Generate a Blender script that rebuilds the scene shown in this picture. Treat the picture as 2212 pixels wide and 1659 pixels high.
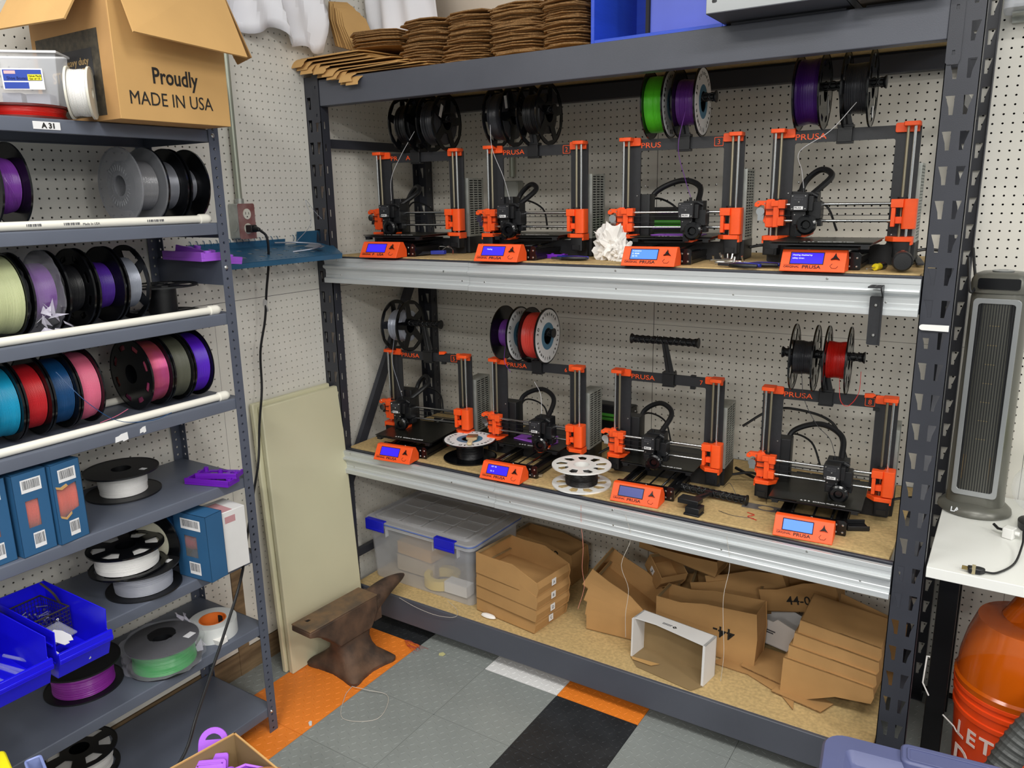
import bpy, bmesh, math, random
from math import pi, sin, cos, radians
from mathutils import Vector, Matrix, Euler
from mathutils.geometry import tessellate_polygon
random.seed(7)
for o in list(bpy.data.objects): bpy.data.objects.remove(o)
S = bpy.context.scene
COL = S.collection

# ------------------------------------------------------------------ camera, world, lights
cam = bpy.data.cameras.new('camera'); cam.sensor_width = 36; cam.sensor_fit = 'HORIZONTAL'; cam.lens = 27.594870747
cam.clip_start = .02
co = bpy.data.objects.new('camera', cam); COL.objects.link(co)
_R = ((0.842203, 0.538846, -0.018411), (-0.110242, 0.20553, 0.972422), (-0.52777, 0.816947, -0.232501))
_m = Matrix((( _R[0][0], _R[1][0], -_R[2][0], 2.24755), (_R[0][1], _R[1][1], -_R[2][1], -2.76890), (_R[0][2], _R[1][2], -_R[2][2], 1.70), (0, 0, 0, 1)))
co.matrix_world = _m
S.camera = co
W = bpy.data.worlds.new('world'); S.world = W; W.use_nodes = True
W.node_tree.nodes['Background'].inputs[0].default_value = (0.93, 0.95, 0.92, 1)
W.node_tree.nodes['Background'].inputs[1].default_value = 0.40
S.view_settings.view_transform = 'Standard'; S.view_settings.look = 'None'
S.view_settings.gamma = 1; S.view_settings.use_curve_mapping = False
S.view_settings.exposure = 0.35
def area(x, y, z, sx, sy, p, c=(1, .975, .93)):
    l = bpy.data.lights.new('ceiling_lamp', 'AREA'); l.shape = 'RECTANGLE'; l.size = sx; l.size_y = sy; l.energy = p; l.color = c
    o = bpy.data.objects.new('ceiling_lamp', l); COL.objects.link(o); o.location = (x, y, z)
    return o
# rows of fluorescent ceiling fixtures over the shop floor
for (x, y, p) in ((0.9, -2.6, 26), (2.6, -2.2, 26), (2.6, -4.4, 40), (5.0, -2.2, 45), (5.0, -4.6, 55), (8.0, -3.5, 70), (2.6, -7.2, 60), (6.0, -7.4, 60)):
    area(x, y, 3.05, 1.22, 0.28, p)

# ------------------------------------------------------------------ materials
def lin(c):
    if isinstance(c, str): c = [int(c[i:i+2], 16)/255 for i in (0, 2, 4)]
    return tuple(((v/12.92) if v <= .04045 else ((v+.055)/1.055)**2.4) for v in c)+(1,)
_mats = {}
def mat(name, col='808080', rough=.5, metal=0., var=0., scale=30., bump=0., bscale=None, emit=0., alpha=1., trans=0., spec=.5, col2=None, stretch=None, aniso=0.):
    if name in _mats: return _mats[name]
    m = bpy.data.materials.new(name); m.use_nodes = True; nt = m.node_tree; b = nt.nodes['Principled BSDF']
    c = lin(col); b.inputs['Base Color'].default_value = c
    b.inputs['Roughness'].default_value = rough; b.inputs['Metallic'].default_value = metal
    b.inputs['Specular IOR Level'].default_value = spec
    if trans: b.inputs['Transmission Weight'].default_value = trans
    if alpha < 1: b.inputs['Alpha'].default_value = alpha
    if emit: b.inputs['Emission Color'].default_value = c; b.inputs['Emission Strength'].default_value = emit
    if var or bump or col2:
        tc = nt.nodes.new('ShaderNodeTexCoord'); mp = nt.nodes.new('ShaderNodeMapping')
        nt.links.new(tc.outputs['Object'], mp.inputs[0])
        if stretch: mp.inputs['Scale'].default_value = stretch
        n = nt.nodes.new('ShaderNodeTexNoise'); n.inputs['Scale'].default_value = scale; n.inputs['Detail'].default_value = 5
        nt.links.new(mp.outputs[0], n.inputs['Vector'])
        if var or col2:
            r = nt.nodes.new('ShaderNodeValToRGB'); r.color_ramp.elements[0].position = .35; r.color_ramp.elements[1].position = .68
            if col2: a, z = lin(col2), c
            else: a, z = tuple(max(0, v*(1-var)) for v in c[:3])+(1,), tuple(min(1, v*(1+var)) for v in c[:3])+(1,)
            r.color_ramp.elements[0].color = a; r.color_ramp.elements[1].color = z
            nt.links.new(n.outputs[0], r.inputs[0]); nt.links.new(r.outputs[0], b.inputs['Base Color'])
        if bump:
            n2 = n
            if bscale:
                n2 = nt.nodes.new('ShaderNodeTexNoise'); n2.inputs['Scale'].default_value = bscale; n2.inputs['Detail'].default_value = 6
                nt.links.new(mp.outputs[0], n2.inputs['Vector'])
            bp = nt.nodes.new('ShaderNodeBump'); bp.inputs['Strength'].default_value = bump; bp.inputs['Distance'].default_value = .002
            nt.links.new(n2.outputs[0], bp.inputs['Height']); nt.links.new(bp.outputs[0], b.inputs['Normal'])
    _mats[name] = m
    return m
PEG = mat('pegboard_white', 'E2DFD6', .45, var=.03, scale=3)
PEGB = mat('pegboard_backing', '1A130F', .9)
ORANGE = mat('orange_plastic', 'FF5A1E', .45, var=.05, scale=60, bump=.15, bscale=400)
BLACKP = mat('black_plastic', '141518', .42, bump=.1, bscale=300)
BLACKM = mat('black_metal', '26272B', .45, var=.1, scale=80, bump=.08, bscale=600)
BLACKG = mat('black_gloss', '0C0D10', .18)
BLACKX = mat('black_extrusion', '18181A', .35, .3)
CHROME = mat('chrome', 'D8DADC', .18, 1.)
BRASSY = mat('leadscrew_steel', 'A39B85', .35, .9)
STEEL = mat('screw_steel', 'C8C8C6', .3, 1.)
GALV = mat('galvanised', 'B4B7B2', .5, .6, var=.15, scale=25)
RACK = mat('rack_black', '34363E', .42, var=.12, scale=6, bump=.12, bscale=500)
BEAM = mat('beam_charcoal', '50535D', .42, var=.06, scale=5, bump=.1, bscale=500)
SHELF = mat('shelf_blue_grey', '5F6573', .38, .1, var=.05, scale=8)
SHELFD = mat('shelf_dark_post', '565C6B', .42, .1, var=.06, scale=8)
ALU = mat('aluminium_trim', 'CDD1D3', .36, .35, var=.05, scale=4, stretch=(1, 30, 30))
CHIP = mat('chipboard', 'C3A875', .75, var=.16, scale=90, bump=.2, bscale=300)
CHIPE = mat('chipboard_edge', '9A8355', .85, var=.25, scale=160, bump=.5, bscale=250)
CARD = mat('cardboard', 'B38A57', .8, var=.07, scale=7, bump=.08, bscale=200)
CARDL = mat('cardboard_light', 'C79D62', .75, var=.06, scale=5, bump=.06, bscale=150)
CARDE = mat('cardboard_edge', '8A6840', .9, var=.35, scale=240, bump=.5, bscale=300)
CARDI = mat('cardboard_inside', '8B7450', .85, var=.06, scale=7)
WCARD = mat('white_card', 'DEDDDC', .55, var=.04, scale=7)
WHITE = mat('white_plastic', 'EDEDEA', .4)
PVC = mat('pvc_pipe', 'EDEADF', .32, var=.02, scale=9)
LABEL = mat('paper_label', 'E9E9EA', .6)
INK = mat('ink_black', '1B1815', .7)
INKG = mat('ink_grey', '55555A', .7)
GREYFL = mat('floor_grey', '8C918F', .38, var=.06, scale=5)
ORFL = mat('floor_orange', 'F0862E', .4, var=.05, scale=5)
BLFL = mat('floor_black', '2B2D30', .38, var=.2, scale=12)
WHFL = mat('floor_white', 'E8E8E8', .4, var=.03, scale=5)
SCREEN = mat('lcd_blue', '2A18FF', .3, emit=1.1)
SCREENP = mat('lcd_blue_pale', '3F6BFF', .3, emit=1.1)
SCREEND = mat('lcd_dim', '3A4488', .3, emit=.15)
LCDT = mat('lcd_text', 'C8D0FF', .4, emit=.8)
RUST = mat('rusty_iron', '6E5442', .72, .25, col2='40332B', scale=14, bump=.9, bscale=55)
RUSTT = mat('worn_iron_face', '8C6F52', .6, .3, col2='66584A', scale=18, bump=.5, bscale=70)
CREAM = mat('cream_polyethylene', 'D6D2B2', .42, var=.03, scale=3)
BLUEB = mat('blue_bin', '1712D8', .3)
BLUEP = mat('blue_latch', '1A1FBE', .35)
PURPLE = mat('purple_plastic', '6A16B0', .4, bump=.1, bscale=400)
LILAC = mat('lilac_plastic', 'AE5FE6', .42, bump=.1, bscale=400)
TRAYB = mat('blue_tray_paint', '2F5F80', .4, .1, var=.1, scale=12)
CRATE = mat('blue_paint', '2F55D8', .4, var=.12, scale=3, bump=.2, bscale=30, stretch=(1, 1, 6))
FROST = mat('frosted_plastic', 'D9DCE2', .35, alpha=.34)
FROSTL = mat('frosted_lid', 'C9C9CC', .35, alpha=.5)
CLEAR = mat('clear_plastic', 'DDE0E4', .12, alpha=.16)
FILM = mat('window_film', 'FFFFFF', .08, alpha=.07)
BAGM = mat('clear_bag', 'F2F2FF', .1, alpha=.10)
PAPER = mat('white_paper', 'F0F0F6', .6, bump=.3, bscale=8)
TISSUE = mat('tissue', 'F1EEEA', .9)
WOOD = mat('old_wood', '8F7758', .8, col2='6C573F', scale=6, stretch=(1, 1, 8))
GREYPL = mat('taupe_plastic', '63635C', .32, .2)
SILV = mat('silver_plastic', 'A9ACAE', .3, .6)
GRILL = mat('dark_grille', '16181B', .45)
TOTE = mat('tote_slate_blue', '5B6188', .42, var=.05, scale=8, bump=.1, bscale=200)
BUCKET = mat('bucket_orange', 'F04A14', .38)
BUCKETT = mat('amber_clear', 'D0600A', .15, alpha=.72)
YELLOW = mat('yellow_plastic', 'F7EA20', .45)
BLUETR = mat('pale_blue_container', '97A5D8', .3, alpha=.7)
BROWN = mat('tan_brown', 'AD7144', .55, var=.1, scale=6)
HOSE = mat('grey_hose', '4B4D4C', .5)
LIME = mat('lime_plastic', 'B4C81B', .4)
TABLE = mat('white_laminate', 'EDEEE9', .3)
BEDM = mat('print_sheet', '24241F', .3, .35, var=.12, scale=40)
TOOLB = mat('blue_grip', '20309A', .45)
COPPERW = mat('twine', 'C9C2B8', .6)

# ------------------------------------------------------------------ mesh building
class MB:
    def __init__(s): s.v = []; s.f = []; s.m = []
    def add(s, vs, fs, m=0, M=None):
        b = len(s.v)
        s.v += [tuple(M @ Vector(p)) for p in vs] if M is not None else [tuple(p) for p in vs]
        for f in fs: s.f.append(tuple(b+i for i in f)); s.m.append(m)
        return s
    def bx(s, x0, x1, y0, y1, z0, z1, m=0, M=None):
        return s.add([(x0,y0,z0),(x1,y0,z0),(x1,y1,z0),(x0,y1,z0),(x0,y0,z1),(x1,y0,z1),(x1,y1,z1),(x0,y1,z1)],
                     [(0,3,2,1),(4,5,6,7),(0,1,5,4),(1,2,6,5),(2,3,7,6),(3,0,4,7)], m, M)
    def cyl(s, a, b, r, r2=None, n=16, m=0, cap=True, M=None):
        a, b = Vector(a), Vector(b); r2 = r if r2 is None else r2
        d = (b-a).normalized(); u = d.orthogonal().normalized(); w = d.cross(u)
        vs = [a+(u*cos(2*pi*i/n)+w*sin(2*pi*i/n))*r for i in range(n)]+[b+(u*cos(2*pi*i/n)+w*sin(2*pi*i/n))*r2 for i in range(n)]
        fs = [(i, (i+1) % n, n+(i+1) % n, n+i) for i in range(n)]
        if cap: fs += [tuple(range(n-1, -1, -1)), tuple(range(n, 2*n))]
        return s.add(vs, fs, m, M)
    def tube(s, pts, r, n=8, m=0, M=None, closed=False):
        P = [Vector(p) for p in pts]; k = len(P); vs = []; u = None
        for i, p in enumerate(P):
            if closed: t = (P[(i+1) % k]-P[i-1])
            else: t = (P[min(i+1, k-1)]-P[max(i-1, 0)])
            t.normalize()
            if u is None: u = t.orthogonal().normalized()
            u = (u-t*u.dot(t)).normalized(); w = t.cross(u)
            rr = r[i] if isinstance(r, (list, tuple)) else r
            vs += [p+(u*cos(2*pi*j/n)+w*sin(2*pi*j/n))*rr for j in range(n)]
        fs = [(i*n+j, i*n+(j+1) % n, (i+1)*n+(j+1) % n, (i+1)*n+j) for i in range(k-1) for j in range(n)]
        if closed: fs += [((k-1)*n+j, (k-1)*n+(j+1) % n, (j+1) % n, j) for j in range(n)]
        else: fs += [tuple(range(n-1, -1, -1)), tuple(range((k-1)*n, k*n))]
        return s.add(vs, fs, m, M)
    def lathe(s, prof, n=32, m=0, M=None, closed=False, axis='z'):
        vs = []; k = len(prof)
        for j in range(n):
            a = 2*pi*j/n
            for (r, h) in prof:
                if axis == 'z': vs.append((r*cos(a), r*sin(a), h))
                elif axis == 'x': vs.append((h, r*cos(a), r*sin(a)))
                else: vs.append((r*sin(a), h, r*cos(a)))
        fs = []
        for j in range(n):
            for i in range(k if closed else k-1):
                i2 = (i+1) % k; fs.append((j*k+i, ((j+1) % n)*k+i, ((j+1) % n)*k+i2, j*k+i2))
        return s.add(vs, fs, m, M)
    def prism(s, poly, h0, h1, m=0, M=None, holes=(), plane='xy', side_m=None):
        def P(p, h): return {'xy': (p[0], p[1], h), 'xz': (p[0], h, p[1]), 'yz': (h, p[0], p[1])}[plane]
        loops = [list(poly)]+[list(h) for h in holes]
        flat = [p for l in loops for p in l]
        if holes: tris = tessellate_polygon([[Vector((p[0], p[1], 0)) for p in l] for l in loops])
        else: tris = [tuple(range(len(poly)))]
        n = len(flat); vs = [P(p, h0) for p in flat]+[P(p, h1) for p in flat]
        s.add(vs, [tuple(reversed(t)) for t in tris]+[tuple(n+i for i in t) for t in tris], m, M)
        b = 0; fs = []
        for l in loops:
            k = len(l); fs += [(b+i, b+(i+1) % k, n+b+(i+1) % k, n+b+i) for i in range(k)]; b += k
        s.add(vs, fs, m if side_m is None else side_m, M)
        return s
    def perf(s, u0, u1, v0, pitch, n, fn, h0, h1, plane, vend=None):
        for k in range(n):
            a = v0+k*pitch; s.prism([(u0, a), (u1, a), (u1, a+pitch), (u0, a+pitch)], h0, h1, holes=fn(a), plane=plane)
        if vend is not None and vend > v0+n*pitch: s.prism([(u0, v0+n*pitch), (u1, v0+n*pitch), (u1, vend), (u0, vend)], h0, h1, plane=plane)
        return s
    def mesh(s, name, mats, smooth=35, fix=True):
        me = bpy.data.meshes.new(name); me.from_pydata(s.v, [], s.f)
        for t in (mats if isinstance(mats, (list, tuple)) else [mats]): me.materials.append(t)
        me.polygons.foreach_set('material_index', s.m)
        if fix:
            bm = bmesh.new(); bm.from_mesh(me); bmesh.ops.remove_doubles(bm, verts=bm.verts, dist=1e-6)
            bmesh.ops.recalc_face_normals(bm, faces=bm.faces); bm.to_mesh(me); bm.free()
        if smooth:
            me.polygons.foreach_set('use_smooth', [True]*len(me.polygons)); me.set_sharp_from_angle(angle=radians(smooth))
        me.update(); return me
    def build(s, name, mats, parent=None, loc=(0, 0, 0), rot=(0, 0, 0), smooth=35, bev=0, fix=True):
        return link(name, s.mesh(name, mats, smooth, fix), parent, loc, rot, bev)
def link(name, me, parent=None, loc=(0, 0, 0), rot=(0, 0, 0), bev=0):
    o = bpy.data.objects.new(name, me); COL.objects.link(o); o.parent = parent; o.location = loc; o.rotation_euler = rot
    if bev:
        b = o.modifiers.new('bevel', 'BEVEL'); b.width = bev; b.segments = 2; b.limit_method = 'ANGLE'; b.angle_limit = radians(40)
    return o
def tag(o, label=None, cat=None, group=None, kind=None):
    if label: o['label'] = label
    if cat: o['category'] = cat
    if group: o['group'] = group
    if kind: o['kind'] = kind
    return o
def empty(name, loc=(0, 0, 0), rz=0, label=None, cat=None, group=None, rot=None, kind=None):
    o = bpy.data.objects.new(name, None); COL.objects.link(o); o.location = loc; o.rotation_euler = rot or (0, 0, rz)
    o.empty_display_size = .05
    return tag(o, label, cat, group, kind)
def arc(cx, cy, r, a0, a1, n): return [(cx+r*cos(radians(a0+(a1-a0)*i/n)), cy+r*sin(radians(a0+(a1-a0)*i/n))) for i in range(n+1)]
def circ(cx, cy, r, n=12, ry=None): return [(cx+r*cos(2*pi*i/n), cy+(ry or r)*sin(2*pi*i/n)) for i in range(n)]
def rrect(x0, x1, y0, y1, r, n=4):
    return arc(x1-r, y0+r, r, -90, 0, n)+arc(x1-r, y1-r, r, 0, 90, n)+arc(x0+r, y1-r, r, 90, 180, n)+arc(x0+r, y0+r, r, 180, 270, n)
def bez(p, n=24):
    P = [Vector(q) for q in p]; out = []
    if len(P) == 2: return [P[0].lerp(P[1], i/n) for i in range(n+1)]
    Q = [P[0]*2-P[1]]+P+[P[-1]*2-P[-2]]; k = max(2, n//(len(P)-1))
    for i in range(1, len(Q)-2):
        a, b, c, d = Q[i-1:i+3]
        for j in range(k):
            t = j/k; out.append(.5*((2*b)+(c-a)*t+(2*a-5*b+4*c-d)*t*t+(3*b-a-3*c+d)*t**3))
    return out+[P[-1]]
_txt = {}
def text_mesh(body, size, ext=.0004, align='LEFT', bold=0.):
    k = (body, size, ext, align, bold)
    if k in _txt: return _txt[k]
    c = bpy.data.curves.new('txt', 'FONT'); c.body = body; c.size = size; c.extrude = ext; c.align_x = align; c.offset = bold; c.resolution_u = 3
    o = bpy.data.objects.new('txt', c); COL.objects.link(o)
    dg = bpy.context.evaluated_depsgraph_get()
    me = bpy.data.meshes.new_from_object(o.evaluated_get(dg)); me.name = 'lettering'
    bpy.data.objects.remove(o); _txt[k] = me
    return me
def text(body, size, parent, loc, rot, m, align='LEFT', bold=0., name='lettering', ext=.0004, sx=1.):
    me = text_mesh(body, size, ext, align, bold).copy(); me.materials.clear(); me.materials.append(m)
    o = link(name, me, parent, loc, rot); o.scale = (sx, 1, 1)
    return o
def ring_text(body, size, r, a0, da, parent, m, M, name='lettering'):
    # letters stood round a circle in the local yz plane, facing +x
    mb = MB()
    for i, ch in enumerate(body):
        if ch == ' ': continue
        g = text_mesh(ch, size, .0002, 'CENTER', .0004); a = radians(a0-da*i)
        T = Matrix.Translation((0, -r*cos(a)*-1, r*sin(a))) @ Matrix.Rotation(a-pi/2, 4, 'X') @ Matrix(((0, 0, 1, 0), (1, 0, 0, 0), (0, 1, 0, 0), (0, 0, 0, 1)))
        mb.add([v.co for v in g.vertices], [tuple(p.vertices) for p in g.polygons], 0, M @ T)
    return mb.build(name, m, parent, smooth=0, fix=False)
# ------------------------------------------------------------------ floor of interlocking tread tiles
IN = .0254
floor = MB().bx(-.3, 5.2, -6.2, .3, -.04, -.006).build('floor', mat('slab', '3A3A3A', .8)); tag(floor, kind='structure')
def tile_mesh(full=True):
    mb = MB(); t = .3058/2
    mb.prism(rrect(-t+.0006, t-.0006, -t+.0006, t-.0006, .002, 1), -.006, 0)
    n = 13; st = .3058/n
    if full:
        for i in range(n):
            for j in range(n):
                x = -t+st*(i+.5); y = -t+st*(j+.5); a = radians(62 if (i+j) % 2 else -28)
                M = Matrix.Translation((x, y, 0)) @ Matrix.Rotation(a, 4, 'Z')
                L, w, h = .0098, .0026, .0011
                mb.add([(-L, 0, -.0002), (-L*.4, -w, -.0002), (L*.4, -w, -.0002), (L, 0, -.0002), (L*.4, w, -.0002), (-L*.4, w, -.0002), (-L*.5, 0, h), (L*.5, 0, h)],
                       [(0, 1, 6), (1, 2, 7, 6), (2, 3, 7), (3, 4, 7), (4, 5, 6, 7), (5, 0, 6)], 0, M)
    return mb
_tm = {}
for k, m in (('g', GREYFL), ('o', ORFL), ('b', BLFL), ('w', WHFL)): _tm[k] = tile_mesh().mesh('floor_tile', m, smooth=0, fix=False)
TX0, TY0 = .439, -.666          # a tile corner
cmap = {(-1, 1): 'o', (-1, 2): 'o', (-1, 3): 'o', (-1, 4): 'o', (-1, 0): 'b', (0, 0): 'g', (1, 0): 'g', (2, 0): 'w', (3, 0): 'o', (4, 0): 'g', (3, 1): 'b', (3, 2): 'b', (3, 3): 'b'}
def tcol(i, j):
    # i counts along x from TX0, j counts towards the camera from TY0
    if i == -1: return 'b' if j <= 0 else 'o'
    if j <= 0:
        if i == 1: return 'w' if j == 0 else 'g'
        if i == 2: return 'o'
        return 'g'
    if i == 2: return 'b'
    return 'g'
for i in range(-3, 10):
    for j in range(-3, 12):
        o = link('floor_tile', _tm[tcol(i, j)], floor, (TX0+.3058*(i+.5), TY0-.3058*(j-.5), 0))

# ------------------------------------------------------------------ pegboard walls
def peg_mesh(x0, x1, z0, z1, px, pz):
    """pegboard sheet in the local xz plane, front at y=0 facing -y, 1 inch grid of 6.5 mm holes through hole phase px, pz"""
    mb = MB(); P = IN; r = .0031
    i0 = math.ceil((x0+.5*P-px)/P); i1 = math.floor((x1-.5*P-px)/P); j0 = math.ceil((z0+.5*P-pz)/P); j1 = math.floor((z1-.5*P-pz)/P)
    X0, X1 = px+(i0-.5)*P, px+(i1+.5)*P; Z0, Z1 = pz+(j0-.5)*P, pz+(j1+.5)*P
    for (a, b, c, d) in ((x0, X0, z0, z1), (X1, x1, z0, z1), (X0, X1, z0, Z0), (X0, X1, Z1, z1)):
        mb.add([(a, 0, c), (b, 0, c), (b, 0, d), (a, 0, d)], [(0, 1, 2, 3)])
    c8 = [(cos(pi/8+k*pi/4), sin(pi/8+k*pi/4)) for k in range(8)]; h = P/2
    cell = [(-h, 0, -h), (h, 0, -h), (h, 0, h), (-h, 0, h)]+[(r*a, 0, r*b) for a, b in c8]+[(r*a, .005, r*b) for a, b in c8]
    # octagon vertices 4..11 start at 22.5 deg counter-clockwise
    fs = [(1, 2, 4, 11), (2, 3, 6, 5, 4)[:0] or (2, 5, 4), (2, 3, 6, 5), (3, 7, 6), (3, 0, 8, 7), (0, 9, 8), (0, 1, 10, 9), (1, 11, 10)]
    fs += [(4+k, 4+(k+1) % 8, 12+(k+1) % 8, 12+k) for k in range(8)]
    v, f = mb.v, mb.f
    for i in range(i0, i1+1):
        for j in range(j0, j1+1):
            b = len(v); cx, cz = px+i*P, pz+j*P
            v.extend((q[0]+cx, q[1], q[2]+cz) for q in cell); f.extend(tuple(b+t for t in q) for q in fs)
    mb.m = [0]*len(mb.f)
    return mb
wb = MB().bx(-.1, 3.4, .014, .06, 0, 3.05).build('wall_back', PEGB); tag(wb, kind='structure')
wl = MB().bx(-.06, -.014, -4.0, .06, 0, 3.05).build('wall_left', PEGB); tag(wl, kind='structure')
g = .001
SX = 1.104
for (x0, x1, z0, z1, px, pz) in ((-.012, SX-g, 1.2192, 2.46, .0770, 1.9774), (-.012, SX-g, .03, 1.2182, .0770, 1.2454),
                                (SX+g, SX+1.219, 1.2192, 2.46, 1.6025, 1.8278), (SX+g, SX+1.219, .03, 1.2182, 1.6025, 1.1737), (SX+1.2202, 3.1, .03, 2.46, 2.3356, 2.0790)):
    peg_mesh(x0, x1, z0, z1, px, pz).build('pegboard_panel', PEG, wb, smooth=0, fix=False)
# left wall: local x runs along world y (towards the back), front faces +x
LM = Matrix(((0, -1, 0, 0), (1, 0, 0, 0), (0, 0, 1, 0), (0, 0, 0, 1)))
def left_panel(y0, y1, z0, z1, py, pz):
    mb = peg_mesh(y0, y1, z0, z1, py, pz)
    mb.v = [(-q[1], q[0], q[2]) for q in mb.v]
    mb.build('pegboard_panel', PEG, wl, smooth=0, fix=False)
left_panel(-1.0365, -.001, 1.37, 2.46, -.95987, 1.9561)
left_panel(-2.9, -1.0385, 1.37, 2.46, -1.64733, 1.84436)
left_panel(-1.0365, -.001, .10, 1.3685, -.8775, 1.3207)
left_panel(-1.1165, -1.0385, .10, 1.3685, -.8775, 1.3207)
left_panel(-2.9, -1.166, .10, .6185, -1.64733, 1.2947-28*IN)
left_panel(-2.9, -1.1175, .62, 1.3685, -1.64733, 1.2947)
t1 = MB().bx(-.013, .002, -1.164, -1.118, 0, .62).bx(-.013, .0, -3., -.7, 0, .095)
o = t1.build('trim_1', WOOD); tag(o, kind='structure')
# bare plaster band over the pegboard
o = MB().bx(-.1, 3.4, .004, .012, 2.461, 3.05).build('trim_2', mat('painted_wall', 'E4E1DA', .6)); tag(o, kind='structure')
o = MB().bx(-.012, -.004, -4., .0, 2.461, 3.05).build('trim_3', mat('painted_wall', 'E4E1DA', .6)); tag(o, kind='structure')

# ------------------------------------------------------------------ grey shelving unit on the left wall
SZ = [1.893, 1.643, 1.388, 1.135, .887, .639, .388, .091]
UY0, UY1 = -2.215, -1.297
unit = empty('shelving_unit', (0, 0, 0), label='blue-grey steel shelving unit with perforated angle posts along the left pegboard wall', cat='shelving')
def angle_post(w1, w2, h, t=.002):
    """L section: flange in xz plane (width w1 along +x, at y=0) and flange in yz plane (width w2 along -y)"""
    mb = MB(); n = int(h/IN)
    mb.perf(0, w1, 0, IN, n, lambda a: [circ(w1*.55, a+IN/2, .0040, 8)], 0, t, 'xz', h)
    mb.perf(-w2, 0, 0, IN, n, lambda a: [circ(-w2*.5, a+IN/2, .0040, 8)], 0, t, 'yz', h)
    return mb
PH = 1.905
def lpost(x, y, sx, sy):
    mb = angle_post(.032, .030, PH); mb.v = [(sx*a, sy*b, c) for a, b, c in mb.v]
    return mb.build('post', SHELFD, unit, (x, y, 0), smooth=0)
lpost(.346, UY1, -1, 1); lpost(.346, UY0, -1, -1); lpost(.004, UY1, 1, 1); lpost(.004, UY0, 1, -1)
def shelf_tray():
    mb = MB(); x0, x1, y0, y1, r, h = .008, .342, UY0+.004, UY1-.004, .004, .032
    prof = [(x1-.012, -h+.001), (x1-.012, -h), (x1-.001, -h), (x1, -h+.001), (x1, -r)]+[(x1-r+r*cos(radians(a)), -r+r*sin(radians(a))) for a in (0, 30, 60, 90)]
    prof += [(x0+r, 0), (x0, -r), (x0, -h), (x0+.012, -h), (x0+.012, -h+.002), (x0+.002, -h+.002), (x0+.002, -.002), (x1-.002, -.002), (x1-.002, -h+.002), (x1-.012, -h+.002)]
    vs = [(a, y0, b) for a, b in prof]+[(a, y1, b) for a, b in prof]; n = len(prof)
    mb.add(vs, [(i, (i+1) % n, n+(i+1) % n, n+i) for i in range(n)])
    mb.bx(x0, x1, y1-.002, y1, -h, 0); mb.bx(x0, x1, y0, y0+.002, -h, 0)
    return mb.mesh('shelf', SHELF, 30)
stm = shelf_tray()
for z in SZ: link('shelf', stm, unit, (0, 0, z))
for z0, z1 in ((1.465, 1.535), (.325, .372), (1.60, 1.640)):
    MB().bx(.008, .342, UY1-.006, UY1-.003, z0, z1).build('side_brace', SHELFD, unit)
for z in (SZ[0]-.016, SZ[7]-.016, SZ[2]+.13): MB().lathe([(0, .003), (.003, .003), (.006, 0), (.006, -.002)], 12, axis='x').build('bolt', STEEL, unit, (.347, UY1-.016, z))
def strip(w, h, parent, loc, m=LABEL, name='label'): return MB().bx(-.0004, .0004, 0, w, 0, h).build(name, m, parent, loc)
lb = strip(.061, .017, unit, (.3430, -1.787, 1.868)); lb['label'] = 'white shelf tag reading A 31'
text('A 31', .016, lb, (.0006, .019, .003), (pi/2, 0, pi/2), INK, bold=.0006)
for (y, z, w, h) in ((-1.702, 1.103, .036, .020), (-1.633, 1.110, .018, .016)):
    mb = MB(); mb.prism([(0, 0), (w*.55, .002), (w*.6, -.002), (w, .001), (w*.97, h), (w*.5, h*.93), (w*.3, h*.75), (.002, h*.7)], 0, .0008, plane='yz')
    mb.build('torn_label', LABEL, unit, (.3425, y, z))
def pipe(x, y0, y1, z, cap=True, label=''):
    e = empty('pvc_pipe', (x, 0, z), label=label, cat='pipe')
    MB().cyl((0, y0, 0), (0, y1, 0), .0105, n=20).build('tube', PVC, e)
    if cap: MB().lathe([(0, y1+.012), (.009, y1+.011), (.0135, y1+.004), (.0138, y1-.002), (.0138, y1-.022), (.0106, y1-.024)], 20, axis='y').build('end_cap', PVC, e)
    return e
e = pipe(.322, -2.2, -1.345, SZ[1]+.0115, label='white plastic pipe with end cap along the front of the second shelf from the top')
for y, w in ((-1.83, .035), (-1.745, .04), (-1.53, .05)):
    mb = MB()
    for k in range(10): mb.bx(0, .0004, k*w/10, k*w/10+w/22*(1+(k*7) % 3*.4), -.003, .003)
    mb.build('print', INKG, e, (.0104, y, .001))
text('Made In USA', .008, e, (.0106, -1.70, -.003), (pi/2, 0, pi/2), INKG)
pipe(.322, -2.2, -1.345, SZ[2]+.0115, label='white plastic pipe with end cap along the front of the third shelf from the top')
pipe(.322, -2.2, -1.345, SZ[3]+.0115, label='white plastic pipe with end cap in front of the bright coloured filament spools')
pipe(.095, -2.2, -1.37, SZ[3]+.0115, label='white plastic pipe lying behind the pink and magenta filament spools')

# ------------------------------------------------------------------ heavy black rack
rack = empty('storage_rack', (0, 0, 0), label='heavy black boltless steel rack with particle board decks holding the eight 3D printers', cat='rack')
YF, YB = -.637, -.008
PW = .072; PPIT = .0777; RH = 2.31
def rack_post():
    mb = MB(); t = .002; n = int((RH-.05)/PPIT)
    def vs_(z):
        z += .018
        return [[(.008, z+.042), (.016, z+.016), (.018, z), (.026, z), (.027, z+.042)], [(PW-.008, z+.042), (PW-.016, z+.016), (PW-.018, z), (PW-.026, z), (PW-.027, z+.042)]]
    mb.bx(0, PW, 0, t, 0, .057); mb.perf(0, PW, .057, PPIT, n, vs_, 0, t, 'xz', RH)
    for x in (0, PW-t):
        mb.bx(x, x+t, 0, .040, 0, .057); mb.perf(0, .040, .057, PPIT, n, lambda z: [[(.014, z+.028), (.020, z+.028), (.020, z+.053), (.014, z+.053)]], x, x+t, 'yz', RH)
    mb.bx(-.004, PW+.004, -.004, .046, 0, .003)
    return mb
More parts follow.
